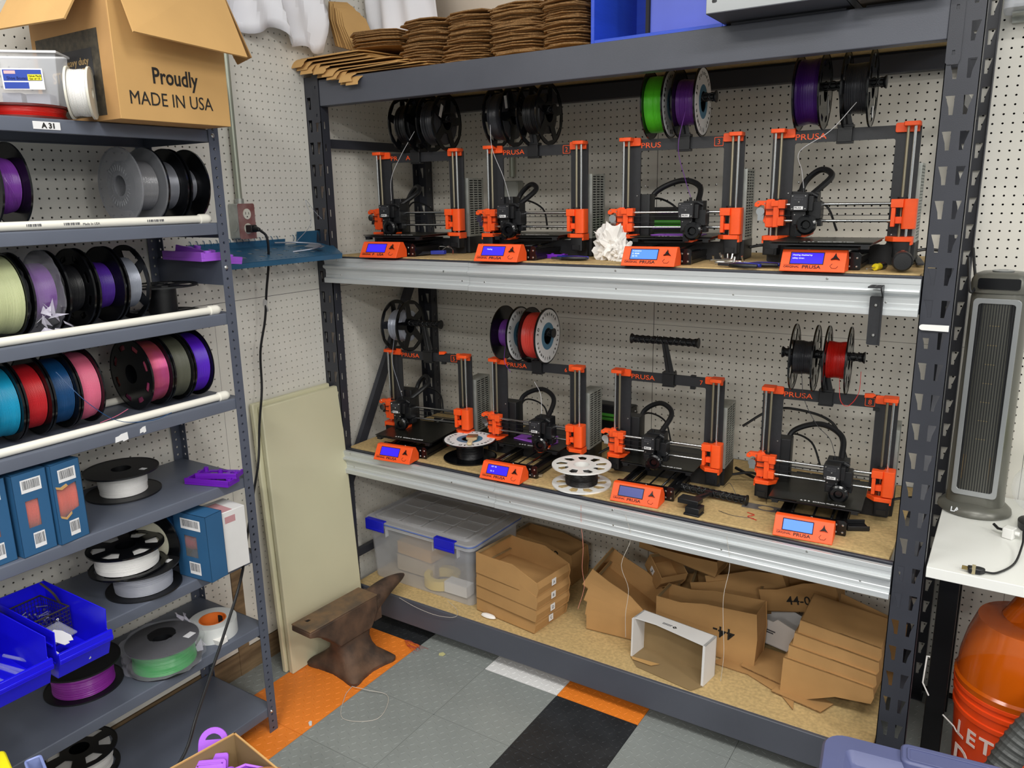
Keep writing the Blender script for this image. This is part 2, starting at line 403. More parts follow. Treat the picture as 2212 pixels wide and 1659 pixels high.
pm = rack_post().mesh('post', RACK, smooth=0); RH = 2.128; pml = rack_post().mesh('post', RACK, smooth=0)
RX0, RX1 = .001, 2.055
for x in (RX0, RX1):
    q = pml if x < 1 else pm
    link('post', q, rack, (x, YF, 0)); link('post', q, rack, (x+PW, YB, 0), (0, 0, pi))
def beam(z0, z1, y0, y1, step=1, m=BEAM, name='beam'):
    s = 1 if step > 0 else -1
    yo, yi = (y0, y1) if s > 0 else (y1, y0)
    h = z1-z0
    prof = [(yo, z0), (yi, z0), (yi, z1-.018), (yo+s*.014, z1-.018), (yo+s*.014, z1), (yo, z1)]
    mb = MB(); mb.prism(prof, RX0+PW, RX1, plane='yz')
    o = mb.build(name, m, rack, bev=.0025)
    for x in (RX0+PW-.030, RX1):
        p = [(x+.004, z0-.055), (x+.026, z0-.055), (x+.030, z0-.045), (x+.030, z1+.012), (x+.024, z1+.02), (x, z1+.02), (x, z0-.05)]
        if x < 1: p = [(2*x+.03-a, b) for a, b in p]
        pl = MB().prism(p, (yo-s*.003), yo, plane='xz', holes=[[(x+.012, z0-.035), (x+.018, z0-.035), (x+.018, z0-.025), (x+.012, z0-.025)], [(x+.012, z1-.03), (x+.018, z1-.03), (x+.018, z1-.02), (x+.012, z1-.02)]])
        pl.build('beam_bracket', RACK, rack)
    return o
beam(2.026, 2.116, YF, YF+.04)
beam(2.037, 2.110, YB-.04, YB, -1, RACK)
for zt, zb in ((1.478, 1.40), (.726, .648)):
    beam(zb, zt+.016, YF+.004, YF+.044, 1, RACK); beam(zb, zt+.016, YB-.04, YB, -1, RACK)
beam(.052, .157, YF, YF+.04); beam(.052, .14, YB-.04, YB, -1, RACK)
def bar(p, q, w, t): # flat bar on a side frame from p=(y,z) to q
    x = p[2]; a, b = Vector((x, p[0], p[1])), Vector((x, q[0], q[1])); d = (b-a).normalized(); n = Vector((0, -d.z, d.y))*w/2
    mb = MB(); c = [a-n, b-n, b+n, a+n]
    mb.add([(v.x-t/2, v.y, v.z) for v in c]+[(v.x+t/2, v.y, v.z) for v in c], [(0, 1, 2, 3), (7, 6, 5, 4), (0, 4, 5, 1), (1, 5, 6, 2), (2, 6, 7, 3), (3, 7, 4, 0)])
    return mb.build('side_brace', RACK, rack)
for x in (.035, 2.090):
    bar((-.6, 1.902, x), (-.045, 1.902), .032, .02); bar((-.6, .255, x), (-.045, .255), .032, .02)
    bar((-.6, .56, x), (-.045, 1.50), .042, .02)
def deck(x0, x1, y0, y1, z0, z1):
    return MB().bx(x0, x1, y0, y1, z0, z1).build('deck_board', CHIP, rack, bev=.0015)
deck(RX0+PW+.001, RX1-.001, YF+.016, YB-.015, 2.1, 2.1168)
deck(.079, 1.07, YF+.020, YB-.015, 1.4785, 1.497); deck(1.071, 2.047, YF+.020, YB-.015, 1.4785, 1.497)
deck(.085, 1.07, YF+.024, YB-.015, .7265, .745); deck(1.071, 2.042, YF+.022, YB-.015, .7265, .745)
deck(.079, .545, YF+.012, YB-.015, .139, .1572); deck(.5458, 2.047, YF+.012, YB-.015, .139, .1572)
# aluminium extrusions screwed on the beam fronts
def trim(x0, x1, zt, d=0):
    y = YF-.001
    p = [(0, 0), (-.013, 0), (-.014, -.001), (-.014, -.0125), (-.0125, -.0135), (-.0125, -.0245), (-.021, -.026), (-.0225, -.030), (-.021, -.035), (-.009, -.043), (-.0075, -.060), (-.009, -.062), (-.009, -.071),
         (-.017, -.073), (-.0185, -.075), (-.0185, -.090), (-.017, -.0915), (0, -.0915)]
    mb = MB(); mb.prism([(a+y+d, b+zt) for a, b in p], x0, x1, plane='yz')
    return mb.build('aluminium_trim', ALU, rack, smooth=20)
for zt, xs, xj in ((1.489, (.052, .717), .717), (.737, (.050, .80), .80)):
    trim(xs[0], xj-.0005, zt); trim(xj+.0005, 2.053, zt-.001, -.0006)
    for x, dz in ((.12, .007), (.13, .061), (.62, .030), (xj-.03, .061), (xj+.06, .061), (1.25, .007), (1.25, .061), (1.60, .061), (1.84, .007), (1.98, .061)):
        MB().lathe([(0, .0025), (.0025, .002), (.0036, 0), (.0036, -.001)], 10, axis='z').build('screw', STEEL, rack, (x, YF-.0085-(.007 if dz < .02 else 0 if dz > .05 else .014), zt-dz), (pi/2, 0, 0))
# spare black shelf bracket clipped on the upper trim
e = empty('shelf_bracket', (1.945, YF-.024, 1.472), label='black metal shelf bracket screwed over the aluminium trim at the right end of the rack', cat='bracket')
mb = MB(); mb.prism(rrect(0, .030, -.150, -.028, .004), .0, .004, plane='xz'); mb.build('back_plate', BLACKM, e)
mb = MB(); mb.bx(0, .032, -.05, .004, -.004, 0)
mb = MB()
mb.prism([(0, 0), (.030, 0), (.030, .052), (0, .052)], -.003, 0, holes=[[(.004, .006+k*.016), (.013, .006+k*.016), (.013, .018+k*.016), (.004, .018+k*.016)] for k in range(3)]+[[(.017, .006+k*.016), (.026, .006+k*.016), (.026, .018+k*.016), (.017, .018+k*.016)] for k in range(3)])
mb.v = [(a, b-.048, c) for a, b, c in mb.v]; mb.build('top_arm', BLACKM, e)
MB().prism([(0, -.15), (0, 0), (-.046, 0), (-.046, -.003), (-.006, -.03), (-.004, -.15)], .028, .031, plane='yz').build('gusset', BLACKM, e)
for z in (-.05, -.125): MB().lathe([(0, .003), (.003, .0025), (.0045, 0)], 10).build('screw', STEEL, e, (.015, -.001, z), (pi/2, 0, 0))
e = MB().prism(arc(.007, 0, .007, 90, 270, 6)+[(.064, -.0075), (.064, .0075)], 0, .002, plane='xz').build('reusable_strap', WHITE, None, (2.058, YF-.0065, 1.372)); tag(e, 'short white rounded plastic strap stuck across the right rack post', 'strap')
# ------------------------------------------------------------------ filament spools
def wound(r0, r1, w, seed=0, n=40, segs=44):
    """wound filament: lathe about x between flanges, strands as ridges"""
    rnd = random.Random(seed); k = int(w/.0021); prof = [(r0, -w/2)]
    lump = rnd.uniform(.0, .0025)
    for i in range(k):
        x = -w/2+w*(i+.5)/k; r = r1-lump*(1-cos(2*pi*(i/k)*1.3+seed))-rnd.uniform(0, .0007)
        prof += [(r-.0011, x-w/k*.48), (r, x-w/k*.15), (r, x+w/k*.15)]
    prof.append((r0, w/2))
    return MB().lathe(prof, segs, axis='x')
def flange(style, R=.100, r=.027, t=.003):
    mb = MB(); hs = [circ(0, 0, r, 24)]
    if style == 'spoke':     # six big rounded windows
        for k in range(6):
            a0, a1 = 60*k+13, 60*k+47
            hs.append([(rr*cos(radians(a)), rr*sin(radians(a))) for rr, a in [(.052, a0+4), (.050, a0+17), (.052, a1-4), (.085, a1), (.087, (a0+a1)/2), (.085, a0)]])
    elif style == 'slot':    # ring of small windows
        for k in range(8):
            a0, a1 = 45*k+12, 45*k+33
            hs.append([(rr*cos(radians(a)), rr*sin(radians(a))) for rr, a in [(.070, a0), (.070, a1), (.083, a1), (.084, (a0+a1)/2), (.083, a0)]])
    elif style == 'reel':    # white reel, long narrow openings
        for k in range(9):
            a0, a1 = 40*k+5, 40*k+36
            hs.append([(rr*cos(radians(a)), rr*sin(radians(a))) for rr, a in [(.050, a0+6), (.050, a1-3), (.066, a1+1), (.084, a1), (.089, (a0+a1)/2+5), (.078, a0+8)]])
    elif style == 'wheel':   # open five spoke wheel
        for k in range(5):
            a0, a1 = 72*k+9, 72*k+63
            hs.append([(rr*cos(radians(a)), rr*sin(radians(a))) for rr, a in [(.040, a0+14), (.040, a1-14), (.062, a1-5), (.086, a1), (.089, (a0+a1)/2), (.086, a0), (.062, a0+5)]])
    mb.prism(circ(0, 0, R, 48), -t/2, t/2, holes=hs, plane='yz')
    mb.lathe([(R-.002, -t*.8), (R+.0005, -t*.8), (R+.0005, t*.8), (R-.002, t*.8)], 48, axis='x')
    return mb
_fc = {}
def fl_mesh(style, m, R=.1, r=.027):
    k = (style, m.name, R, r)
    if k not in _fc: _fc[k] = flange(style, R, r).mesh('flange', m, 30)
    return _fc[k]
def spool(loc, rot, label, fil, style='plain', fm=None, w=.062, fill=.078, R=.1, group=None, labelled=None, sticker=None, seed=0, cat='spool', hub_r=.027, l_style=None):
    fm = fm or BLACKG
    e = empty('filament_spool', loc, rot=rot, label=label, cat=cat, group=group)
    link('flange', fl_mesh(l_style or style, fm, R, hub_r), e, (-w/2, 0, 0)); link('flange', fl_mesh(style, fm, R, hub_r), e, (w/2, 0, 0))
    MB().lathe([(hub_r, -w/2), (hub_r, w/2), (.040 if fill > .045 else .038, w/2), (.040 if fill > .045 else .038, -w/2)], 28, axis='x', closed=True).build('hub', fm, e)
    if fil: wound(.038, fill, w-.004, seed).build('filament', fil, e, smooth=60)
    if labelled:
        # printed paper ring on the outer face with a blue inner ring
        MB().lathe([(.048, 0), (.095, 0), (.095, .0006), (.048, .0006)], 48, axis='x', closed=True).build('paper_label', LABEL, e, (w/2+.0025, 0, 0), smooth=0)
        MB().lathe([(.030, 0), (.049, 0), (.049, .0009), (.030, .0009)], 48, axis='x', closed=True).build('blue_ring', mat('label_blue', '4C7E9C', .5), e, (w/2+.0025, 0, 0), smooth=0)
        ring_text(labelled, .017, .075, 168, 12.5, e, INK, Matrix.Translation((w/2+.0036, 0, 0)))
        qr = MB(); rnd = random.Random(3)
    if sticker:
        y, z, sw, sh, ang = sticker
        o = MB().bx(0, .0005, -sw/2, sw/2, -sh/2, sh/2).build('sticker', LABEL, e, (w/2+.002, y, z), (ang, 0, 0))
    return e
F_ = lambda n, c, r=.32, **k: mat('filament_'+n, c, r, spec=.6, **k)
FBLK = F_('black', '17171A', .35); FDG = F_('dark_grey', '3A3B40', .3, metal=.2); FGR = F_('grey', '8B8D96', .28, metal=.3); FSIL = F_('silver', 'A9AEBB', .25, metal=.35)
FPUR = F_('purple', '6B3590', .3); FDP = F_('deep_purple', '3E1468', .3); FVIO = F_('violet', '5A1FC4', .3); FGRN = F_('lime_green', '5ACB2B', .3); FRED = F_('red', 'C41C14', .35); FCOR = F_('coral_red', 'D8463C', .3)
FCY = F_('cyan', '159CC6', .32); FCRIM = F_('crimson', 'C6202A', .35); FNAVY = F_('navy', '11497C', .32); FPINK = F_('pink', 'E0708F', .38); FMAG = F_('magenta', 'C2508C', .2, metal=.4, col2='B85A3A', scale=6); FOLV = F_('olive', '57584A', .4); FNAT = F_('pale_green', 'C9CFA2', .5)
FWH = F_('white', 'E9E8E6', .35); FPG = F_('pale_grey', 'A7AAB5', .35); FKG = F_('kelly_green', '1E9C40', .3); FMV = F_('mauve', '8C2A9A', .3); FCL = F_('clear_grey', '8E8E92', .15, metal=.2); FREDO = F_('red_orange', 'D5482C', .4)
BLKT = mat('smoky_clear_flange', '9A9CA2', .1, alpha=.45)

def strand(pts, r, m, label, group=None, n=28, name='filament_strand'):
    o = MB().tube(bez(pts, n), r, 5).build(name, m, None); return tag(o, label, 'filament', group)

# ------------------------------------------------------------------ 3D printers
_pc = {}
def P(name, key, fn, m, parent, loc=(0, 0, 0), rot=(0, 0, 0), smooth=35, bev=0):
    if key not in _pc: _pc[key] = fn().mesh(name, m, smooth)
    return link(name, _pc[key], parent, loc, rot, bev)
def screws(parent, pts, r=.0032, axis='y', m=STEEL, name='screw'):
    for p in pts:
        P(name, 'scr%.4f' % r, lambda: MB().lathe([(0, r*.6), (r*.6, r*.5), (r, 0), (r, -r*.3)], 8), m, parent, p, (pi/2, 0, 0) if axis == 'y' else (0, 0, 0))
def m_frame():
    mb = MB(); mb.prism(rrect(-.190, .190, .004, .371, .005, 2), -.003, .003, holes=[rrect(-.1295, .1295, .058, .3371, .006, 3)], plane='xz')
    return mb
def m_capL():
    mb = MB()
    mb.prism(rrect(-.189, -.150, -.042, .004, .004, 2), .366, .377); mb.prism(rrect(-.160, -.128, .352, .3765, .004, 2), -.011, -.003, plane='xz'); mb.bx(-.186, -.150, -.012, -.003, .352, .367)
    return mb
def mirror(fn):
    def g():
        mb = fn(); mb.v = [(-a, b, c) for a, b, c in mb.v]; mb.f = [tuple(reversed(f)) for f in mb.f]; return mb
    return g
def m_zbl():
    mb = MB(); mb.prism([(-.196, -.004), (-.196, -.050), (-.190, -.056), (-.150, -.056), (-.128, -.030), (-.128, -.004)], .069, .0815)
    mb.bx(-.196, -.186, -.05, -.004, .060, .07); return mb
def m_zmotor(): return MB().prism(rrect(-.192, -.150, -.052, -.010, .005, 2), .027, .069).bx(-.184, -.158, -.056, -.05, .03, .045)
def m_xl():   # left x end, rods at z=0 +-.0225
    mb = MB()
    mb.cyl((-.177, -.027, -.042), (-.177, -.027, .038), .0135, n=18); mb.bx(-.190, -.166, -.045, -.012, -.040, .036)
    mb.bx(-.172, -.138, -.062, -.030, .018, .034); mb.bx(-.166, -.150, -.058, -.03, -.04, .018)
    mb.bx(-.152, -.132, -.064, -.036, .012, .036); mb.bx(-.152, -.134, -.064, -.036, -.036, -.012); mb.bx(-.150, -.138, -.05, -.036, -.014, .014)
    mb.prism([(-.19, .034), (-.215, .034), (-.224, .027), (-.224, .018), (-.214, .016), (-.206, .022), (-.196, .020), (-.192, -.004), (-.198, -.022), (-.19, -.034)], -.040, -.022, plane='xz')
    return mb
def m_pulley(): return MB().cyl((-.204, -.046, .004), (-.204, -.018, .004), .009, n=16).cyl((-.204, -.050, .004), (-.204, -.046, .004), .012, n=16).bx(-.216, -.197, -.03, -.022, -.022, .004)
def m_xr():
    mb = MB()
    mb.prism(rrect(.166, .200, -.058, -.014, .008, 3), -.044, .034); mb.bx(.138, .168, -.062, -.036, .012, .034); mb.bx(.140, .150, -.06, -.036, -.038, .012); mb.bx(.150, .168, -.05, -.036, -.03, -.012)
    return mb
def m_front():
    mb = MB(); mb.prism([(-.100, .004), (.092, .004), (.094, .008), (.094, .043), (.088, .049), (-.096, .049), (-.100, .045)], -.196, -.190, plane='xz'); return mb
def m_lcd():
    prof = [(-.2745, .0035), (-.2755, .0055), (-.2440, .0565), (-.2400, .0577), (-.2240, .0565), (-.2060, .0300), (-.2060, .0035)]
    mb = MB(); mb.prism(prof, -.092, .067, plane='yz'); return mb
LT = math.atan2(.0512, .0315)      # panel face slope
def lcdp(u, v, lift=.0006):        # point on the panel face: u along x, v up the slope
    return (u, -.2755+v*cos(LT)-lift*sin(LT), .0055+v*sin(LT)+lift*cos(LT))
def m_knob():
    pts = []
    for k in range(3):
        a = 90+120*k
        pts += [(.0125*cos(radians(a)), .0125*sin(radians(a))), (.0045*cos(radians(a+35)), .0045*sin(radians(a+35))), (.0042*cos(radians(a+85)), .0042*sin(radians(a+85)))]
    return MB().prism(pts, 0, .006).cyl((0, 0, 0), (0, 0, .009), .0038, n=12)
def m_psu():
    mb = MB(); hs = []
    for j in range(3):
        for i in range(24):
            y = .022+j*.032; z = .072+i*.0083
            hs.append([(y, z), (y+.026, z), (y+.026, z+.0042), (y, z+.0042)])
    mb.prism([(.012, .06), (.125, .06), (.125, .272), (.012, .272)], .1975, .1985, holes=hs, plane='yz')
    mb.bx(.150, .1975, .012, .013, .06, .272); mb.bx(.150, .1975, .124, .125, .06, .272); mb.bx(.150, .1985, .012, .125, .272, .2732)
    return mb
def m_head():   # extruder, origin at its left edge, z relative to the gantry centre
    mb = MB()
    mb.prism(rrect(0, .046, .006, .052, .003, 2), -.118, -.076, plane='xz')
    mb.bx(.004, .064, -.078, -.034, -.034, .056); mb.bx(.046, .058, -.108, -.05, .006, .046)
    mb.prism(rrect(.046, .077, -.016, .030, .004, 2), -.094, -.05, plane='xz')
    mb.bx(.006, .040, -.108, -.07, -.034, .006); mb.bx(.010, .030, -.114, -.105, -.030, -.012)
    mb.cyl((.024, -.07, .05), (.024, -.07, .066), .0045, n=10); mb.cyl((.05, -.08, .052), (.066, -.08, .044), .006, n=10)
    mb.bx(.064, .078, -.085, -.055, -.036, -.016); mb.prism([(.02, -.034), (.06, -.034), (.052, -.052), (.028, -.052)], -.085, -.055, plane='xz')
    return mb
def m_blower():
    mb = MB(); c = (.046, -.031)
    T = Matrix.Translation((c[0], 0, c[1]))
    mb.lathe([(.011, -.124), (.013, -.128), (.021, -.128), (.0265, -.124), (.0275, -.116), (.0265, -.106), (.018, -.104)], 28, M=T, axis='y'); mb.lathe([(0, -.121), (.0095, -.121), (.0095, -.112), (.019, -.112)], 20, M=T, axis='y')
    for k in range(14):
        a = 2*pi*k/14; mb.bx(-.0006, .0006, -.124, -.112, .0115, .019, M=T @ Matrix.Rotation(a, 4, 'Y'))
    mb.bx(.018, .035, -.122, -.106, -.062, -.034); return mb
def m_shroud(): return MB().prism([(.018, -.048), (.058, -.048), (.055, -.058), (.044, -.064), (.022, -.064), (.018, -.056)], -.112, -.060, plane='xz')
def m_holderbase(): return MB().bx(-.022, .020, -.014, .012, .330, .336).bx(-.020, .018, -.016, -.004, .334, .376).bx(-.022, .020, .004, .012, .334, .376).bx(-.022, .020, -.016, .012, .372, .380)
def m_holderarm():
    mb = MB(); a, b = Vector((.004, 0, .376)), Vector((-.018, 0, .478))
    for y in (-.010, .010): mb.tube([a+Vector((0, y, 0)), b+Vector((0, y*.6, 0))], .0045, 6)
    for k in range(9):
        t = k/9; p = a.lerp(b, t); q = a.lerp(b, t+.1); s = 1 if k % 2 else -1
        mb.tube([p+Vector((0, -.010*s, 0)), q+Vector((0, .010*s, 0))], .003, 5)
    mb.add([(-.014+.004, -.013, .376), (.014+.004, -.013, .376), (-.008, -.009, .475), (-.028, -.009, .475), (-.010, -.010, .376), (.018, -.010, .376), (-.008, -.006, .475), (-.028, -.006, .475)], [(0, 1, 2, 3), (7, 6, 5, 4), (0, 4, 5, 1), (1, 5, 6, 2), (2, 6, 7, 3), (3, 7, 4, 0)])
    return mb
def m_holdertube(L=.113):
    mb = MB(); mb.cyl((-L, 0, 0), (L, 0, 0), .0092, n=12)
    for s in (1, -1):
        for ph in (0, pi): mb.tube([(-L+.005+i*(2*L-.01)/80, .0118*cos(s*i*.42+ph), .0118*sin(s*i*.42+ph)) for i in range(81)], .0022, 5)
    for k in range(4): a = pi/4+k*pi/2; mb.cyl((-L, .0118*cos(a), .0118*sin(a)), (L, .0118*cos(a), .0118*sin(a)), .0022, n=6)
    for s in (1, -1): mb.cyl((s*L, 0, 0), (s*(L+.003), 0, 0), .0172, n=24); mb.cyl((s*(L-.006), 0, 0), (s*L, 0, 0), .0125, .0168, n=24)
    return mb

def printer(num, x, y, a, z0, ex, yb, zx=.1305, holder=None, label='', knob_dx=0, scr=SCREEN, word='PRUSA', shroud=True, frame_num=True, boxed=True, scrtext=(), clips=(), lab='ORIGINAL PRUSA'):
    e = empty('desktop_3d_printer', (x, y, z0), a, label=label, cat='3D printer', group='desktop 3D printers on the rack')
    fr = P('frame', 'frame', m_frame, BLACKM, e)
    if isinstance(word, str): word = [(word, 0)]
    for w, dx in word: text(w, .0225, fr, (-.130+dx, -.0034, .3455), (pi/2, 0, 0), ORANGE, sx=1.28)
    if num:
        text(num, .021, fr, (.1135, -.0040, .3465), (pi/2, 0, 0), ORANGE, 'CENTER', name='number')
        if boxed: MB().prism(rrect(.1000, .1270, .341, .367, .002, 2), -.0040, -.0030, holes=[rrect(.1015, .1255, .3425, .3655, .0015, 2)], plane='xz').build('number_frame', ORANGE, fr, smooth=0)
    screws(fr, [(-.112, -.003, .30-.07), (.112, -.003, .23), (.14, -.003, .085), (-.139, -.003, .20)], .0028)
    for dz in clips: MB().bx(.078+dz, .094+dz, -.007, .007, .329, .338).bx(.078+dz, .094+dz, -.007, .007, .369, .375).bx(.080+dz, .092+dz, .003, .007, .33, .374).build('frame_clip', BLACKP, e)
    for s, f in ((-1, m_capL), (1, mirror(m_capL))): P('z_top_bracket', 'cap%d' % s, f, ORANGE, e, bev=.001)
    for s, f in ((-1, m_zbl), (1, mirror(m_zbl))): P('z_bottom_bracket', 'zb%d' % s, f, ORANGE, e, bev=.001)
    for s, f in ((-1, m_zmotor), (1, mirror(m_zmotor))): P('stepper_motor', 'zm%d' % s, f, BLACKP, e)
    for s in (-1, 1):
        P('smooth_rod', 'zr', lambda: MB().cyl((0, 0, .07), (0, 0, .368), .004, n=12), CHROME, e, (s*.177, -.027, 0))
        P('lead_screw', 'zs', lambda: MB().cyl((0, 0, .068), (0, 0, .366), .0038, n=10).cyl((0, 0, .069), (0, 0, .082), .007, n=10), BRASSY, e, (s*.1605, -.027, 0))
        P('lead_screw_nut', 'zn', lambda: MB().cyl((0, 0, .034), (0, 0, .039), .011, n=14), BLACKP, e, (s*.1605, -.030, zx))
    o = P('x_axis_end', 'xl', m_xl, ORANGE, e, (0, 0, zx), bev=.001)
    P('belt_pulley', 'xp', m_pulley, CHROME, o)
    screws(o, [(-.214, -.040, .028), (-.194, -.040, .026), (-.196, -.040, -.027)], .0025)
    P('x_axis_end', 'xr', m_xr, ORANGE, e, (0, 0, zx), bev=.001)
    for dz in (-.0225, .0225): P('x_smooth_rod', 'xrod', lambda: MB().cyl((-.150, -.050, 0), (.150, -.050, 0), .004, n=12), CHROME, e, (0, 0, zx+dz))
    P('drive_belt', 'belt', lambda: MB().bx(-.19, .155, -.054, -.048, .0095, .011).bx(-.19, .155, -.054, -.048, -.008, -.0065), BLACKP, e, (0, 0, zx))
    # print head
    h = P('print_head', 'head', m_head, BLACKP, e, (ex, 0, zx), bev=.0008)
    P('blower_fan', 'blow', m_blower, BLACKG, h)
    if shroud: P('fan_shroud', 'shr', m_shroud, ORANGE, h)
    P('nozzle', 'noz', lambda: MB().cyl((.034, -.085, -.066), (.034, -.085, -.052), .001, .004, n=8), BRASSY, h)
    P('motor_cover', 'mcov', lambda: MB().prism(rrect(.002, .044, .008, .050, .003, 2), -.1195, -.118, plane='xz'), BLACKM, h)
    screws(h, [(.006, -.1195, .012), (.040, -.1195, .012), (.006, -.1195, .046), (.040, -.1195, .046), (.023, -.1195, .030), (.012, -.109, -.004), (.036, -.109, -.006)], .0026)
    text('ORIGINAL', .0056, h, (.010, -.1198, .041), (pi/2, 0, 0), INKG); text('PRUSA i3', .0062, h, (.010, -.1198, .0345), (pi/2, 0, 0), INKG)
    pl = MB().bx(.011, .035, -.1202, -.1196, .010, .0185).build('name_plate', LABEL, h); text('PRUSA', .0062, pl, (.0125, -.1206, .0125), (pi/2, 0, 0), INK)
    # print bed
    b = P('heated_bed', 'bed', lambda: MB().bx(-.122, .122, 0, .24, .070, .074).bx(-.09, .09, .03, .20, .058, .064).bx(-.118, -.10, .0, .02, .062, .070).bx(.10, .118, 0, .02, .062, .07), BLACKP, e, (0, yb, 0))
    P('steel_sheet', 'sheet', lambda: MB().prism([(-.127, .001), (-.05, 0), (-.045, -.006), (.045, -.006), (.05, 0), (.127, .001), (.127, .241), (-.127, .241)], .0765, .0785).bx(-.1268, .1268, .0006, .0010, .0764, .0792), BEDM, b)
    text('ORIGINAL PRUSA i3 MK52', .0085, b, (-.005, .008, .0788), (0, 0, 0), LABEL, sx=.9); text('▲ ◆ ●', .008, b, (-.040, .008, .0788), (0, 0, 0), LABEL)
    # base
    f = P('front_plate', 'front', m_front, BLACKG, e)
    screws(f, [(sx, -.1965, sz) for sx in (.066, .084) for sz in (.013, .035)]+[(-.094, -.1965, .02), (-.094, -.1965, .04), (.0, -.1965, .045)], .0036)
    P('rear_plate', 'rear', lambda: MB().bx(-.1, .094, .170, .176, .004, .049), BLACKM, e)
    for s in (-.079, .075): P('aluminium_profile', 'prof', lambda: MB().prism([(-.015, .006), (-.005, .006), (-.005, .01), (.005, .01), (.005, .006), (.015, .006), (.015, .016), (.012, .016), (.012, .024), (.015, .024), (.015, .036), (.005, .036), (.005, .032), (-.005, .032), (-.005, .036), (-.015, .036), (-.015, .024), (-.012, .024), (-.012, .016), (-.015, .016)], -.190, .170, plane='xz'), BLACKX, e, (s, 0, 0))
    for s in (-.055, .052): P('y_smooth_rod', 'yrod', lambda: MB().cyl((0, -.189, .046), (0, .17, .046), .004, n=10), CHROME, e, (s, 0, 0))
    P('y_belt', 'ybelt', lambda: MB().bx(-.003, .003, -.18, .165, .034, .0355), BLACKP, e)
    # control panel
    c = P('control_panel', 'lcd', m_lcd, ORANGE, e, bev=.003)
    s = MB(); s.add([lcdp(-.067, .021), lcdp(.012, .021), lcdp(.012, .051), lcdp(-.067, .051)], [(0, 1, 2, 3)]); s.build('screen', scr, c, smooth=0)
    s = MB()
    for (u0, u1, v0, v1) in ((-.0695, .0145, .0185, .0209), (-.0695, .0145, .0511, .0535), (-.0695, -.0671, .0209, .0511), (.0121, .0145, .0209, .0511)):
        s.add([lcdp(u0, v0, .0008), lcdp(u1, v0, .0008), lcdp(u1, v1, .0008), lcdp(u0, v1, .0008)], [(0, 1, 2, 3)])
    s.build('screen_frame', INK, c, smooth=0)
    text('ORIGINAL', .0082, c, lcdp(-.083, .0085, .0008), (LT, 0, 0), INK, sx=1.05); MB().add([lcdp(-.084, .0165, .0008), lcdp(-.042, .0165, .0008), lcdp(-.042, .0172, .0008), lcdp(-.084, .0172, .0008)], [(0, 1, 2, 3)]).build('engraving', INK, c, smooth=0)
    for w, dx in (lab if isinstance(lab, list) else [('PRUSA', 0)]): text(w, .0130, c, lcdp(-.037+dx, .0070, .0008), (LT, 0, 0), INK, bold=.0001, sx=1.2)
    for k, (w, u, v) in enumerate(scrtext): text(w, .0062, c, lcdp(u, v, .001), (LT, 0, 0), LCDT, ext=.0001)
    kn = P('control_knob', 'knob', m_knob, BLACKG, c, lcdp(.042, .038, .0), (LT, 0, radians(0)), smooth=20); kn.rotation_euler = Euler((LT, 0, 0)).to_matrix().to_4x4().to_euler() if not knob_dx else (Matrix.Rotation(LT, 4, 'X') @ Matrix.Rotation(knob_dx, 4, 'Z')).to_euler()
    MB().tube([lcdp(u, v, .0008) for u, v in ((.036, .022), (.031, .015), (.036, .009), (.046, .009), (.050, .015))], .0006, 4).build('engraving', INK, c)
    # supply, electronics, wiring
    p = P('power_supply', 'psu', m_psu, GALV, e, (0, 0, 0), smooth=0)
    P('supply_core', 'psuc', lambda: MB().bx(.152, .192, .018, .119, .064, .268), BLACKM, p)
    P('supply_cap', 'psucap', lambda: MB().prism(rrect(.146, .2, .010, .128, .004, 2), .006, .064), BLACKP, p)
    P('electronics_box', 'ebox', lambda: MB().prism(rrect(-.186, -.100, .008, .060, .006, 2), .055, .205).bx(-.184, -.102, .059, .066, .06, .2), BLACKP, e, bev=.001)
    o = MB().tube(bez([(ex+.040, -.05, zx+.045), (ex*.6+.035, .03, zx+.098), (ex*.35-.03, .075, zx+.118), (-.105+ex*.05, .085, zx+.085), (-.125, .068, zx+.03)], 32), .0088, 9).build('cable_sleeve', BLACKP, e)
    MB().tube(bez([(-.02, .12, .09), (-.06, .16, .16), (-.12, .12, .19), (-.13, .064, .13)], 20), .0035, 6).build('bed_cable', BLACKP, e)
    if holder is not None:
        hd = P('spool_holder', 'hbase', m_holderbase, BLACKP, e, (holder[0], 0, 0), bev=.001)
        P('holder_arm', 'harm', m_holderarm, BLACKP, hd)
        P('holder_tube', 'htube', m_holdertube, BLACKP, hd, (holder[1]-holder[0], 0, .483))
    return e
ZU, ZL = 1.4972, .7452
ZO = -.0033
PR = []
g = 'on the upper printer deck'
PR.append(printer(None, .3236, -.3947, .0881, ZU+ZO, -.112, -.20, .1315, (-.010, .035), 'leftmost black and orange 3D printer on the upper deck, its top lettering missing the middle', word=[('PR', 0), ('A', .070)], lab=[('P', 0), ('USA', .020)]))
PR.append(printer('2', .8297, -.3936, .0611, ZU+ZO, -.092, -.09, .1275, (-.006, -.045), '3D printer with boxed number 2, second from the left on the upper deck', scrtext=[('Heating', -.052, .040)]))
PR.append(printer('3', 1.3371, -.3762, .0839, ZU+ZO, .028, -.10, .127, (.010, -.015), '3D printer with boxed number 3, beside the crumpled tissue', word=[('PRUS', 0)], scr=SCREENP, scrtext=[('T 215/215', -.063, .044), ('B  60/60', -.063, .036), ('SD 4%', -.063, .028)]))
PR.append(printer(None, 1.8033, -.3756, .0286, ZU+ZO, -.108, -.27, .1465, (.004, -.020), 'rightmost 3D printer on the upper deck, beside the rubber mallet, without a number', scrtext=[('Heating disabled by', -.064, .043), ('safety timer.', -.064, .034)]))
PR.append(printer('5', .3391, -.4076, .1077, ZL+ZO, -.114, -.21, .135, (.002, -.056), '3D printer with boxed number 5, standing left on the lower deck by the diagonal brace', clips=(-.02,)))
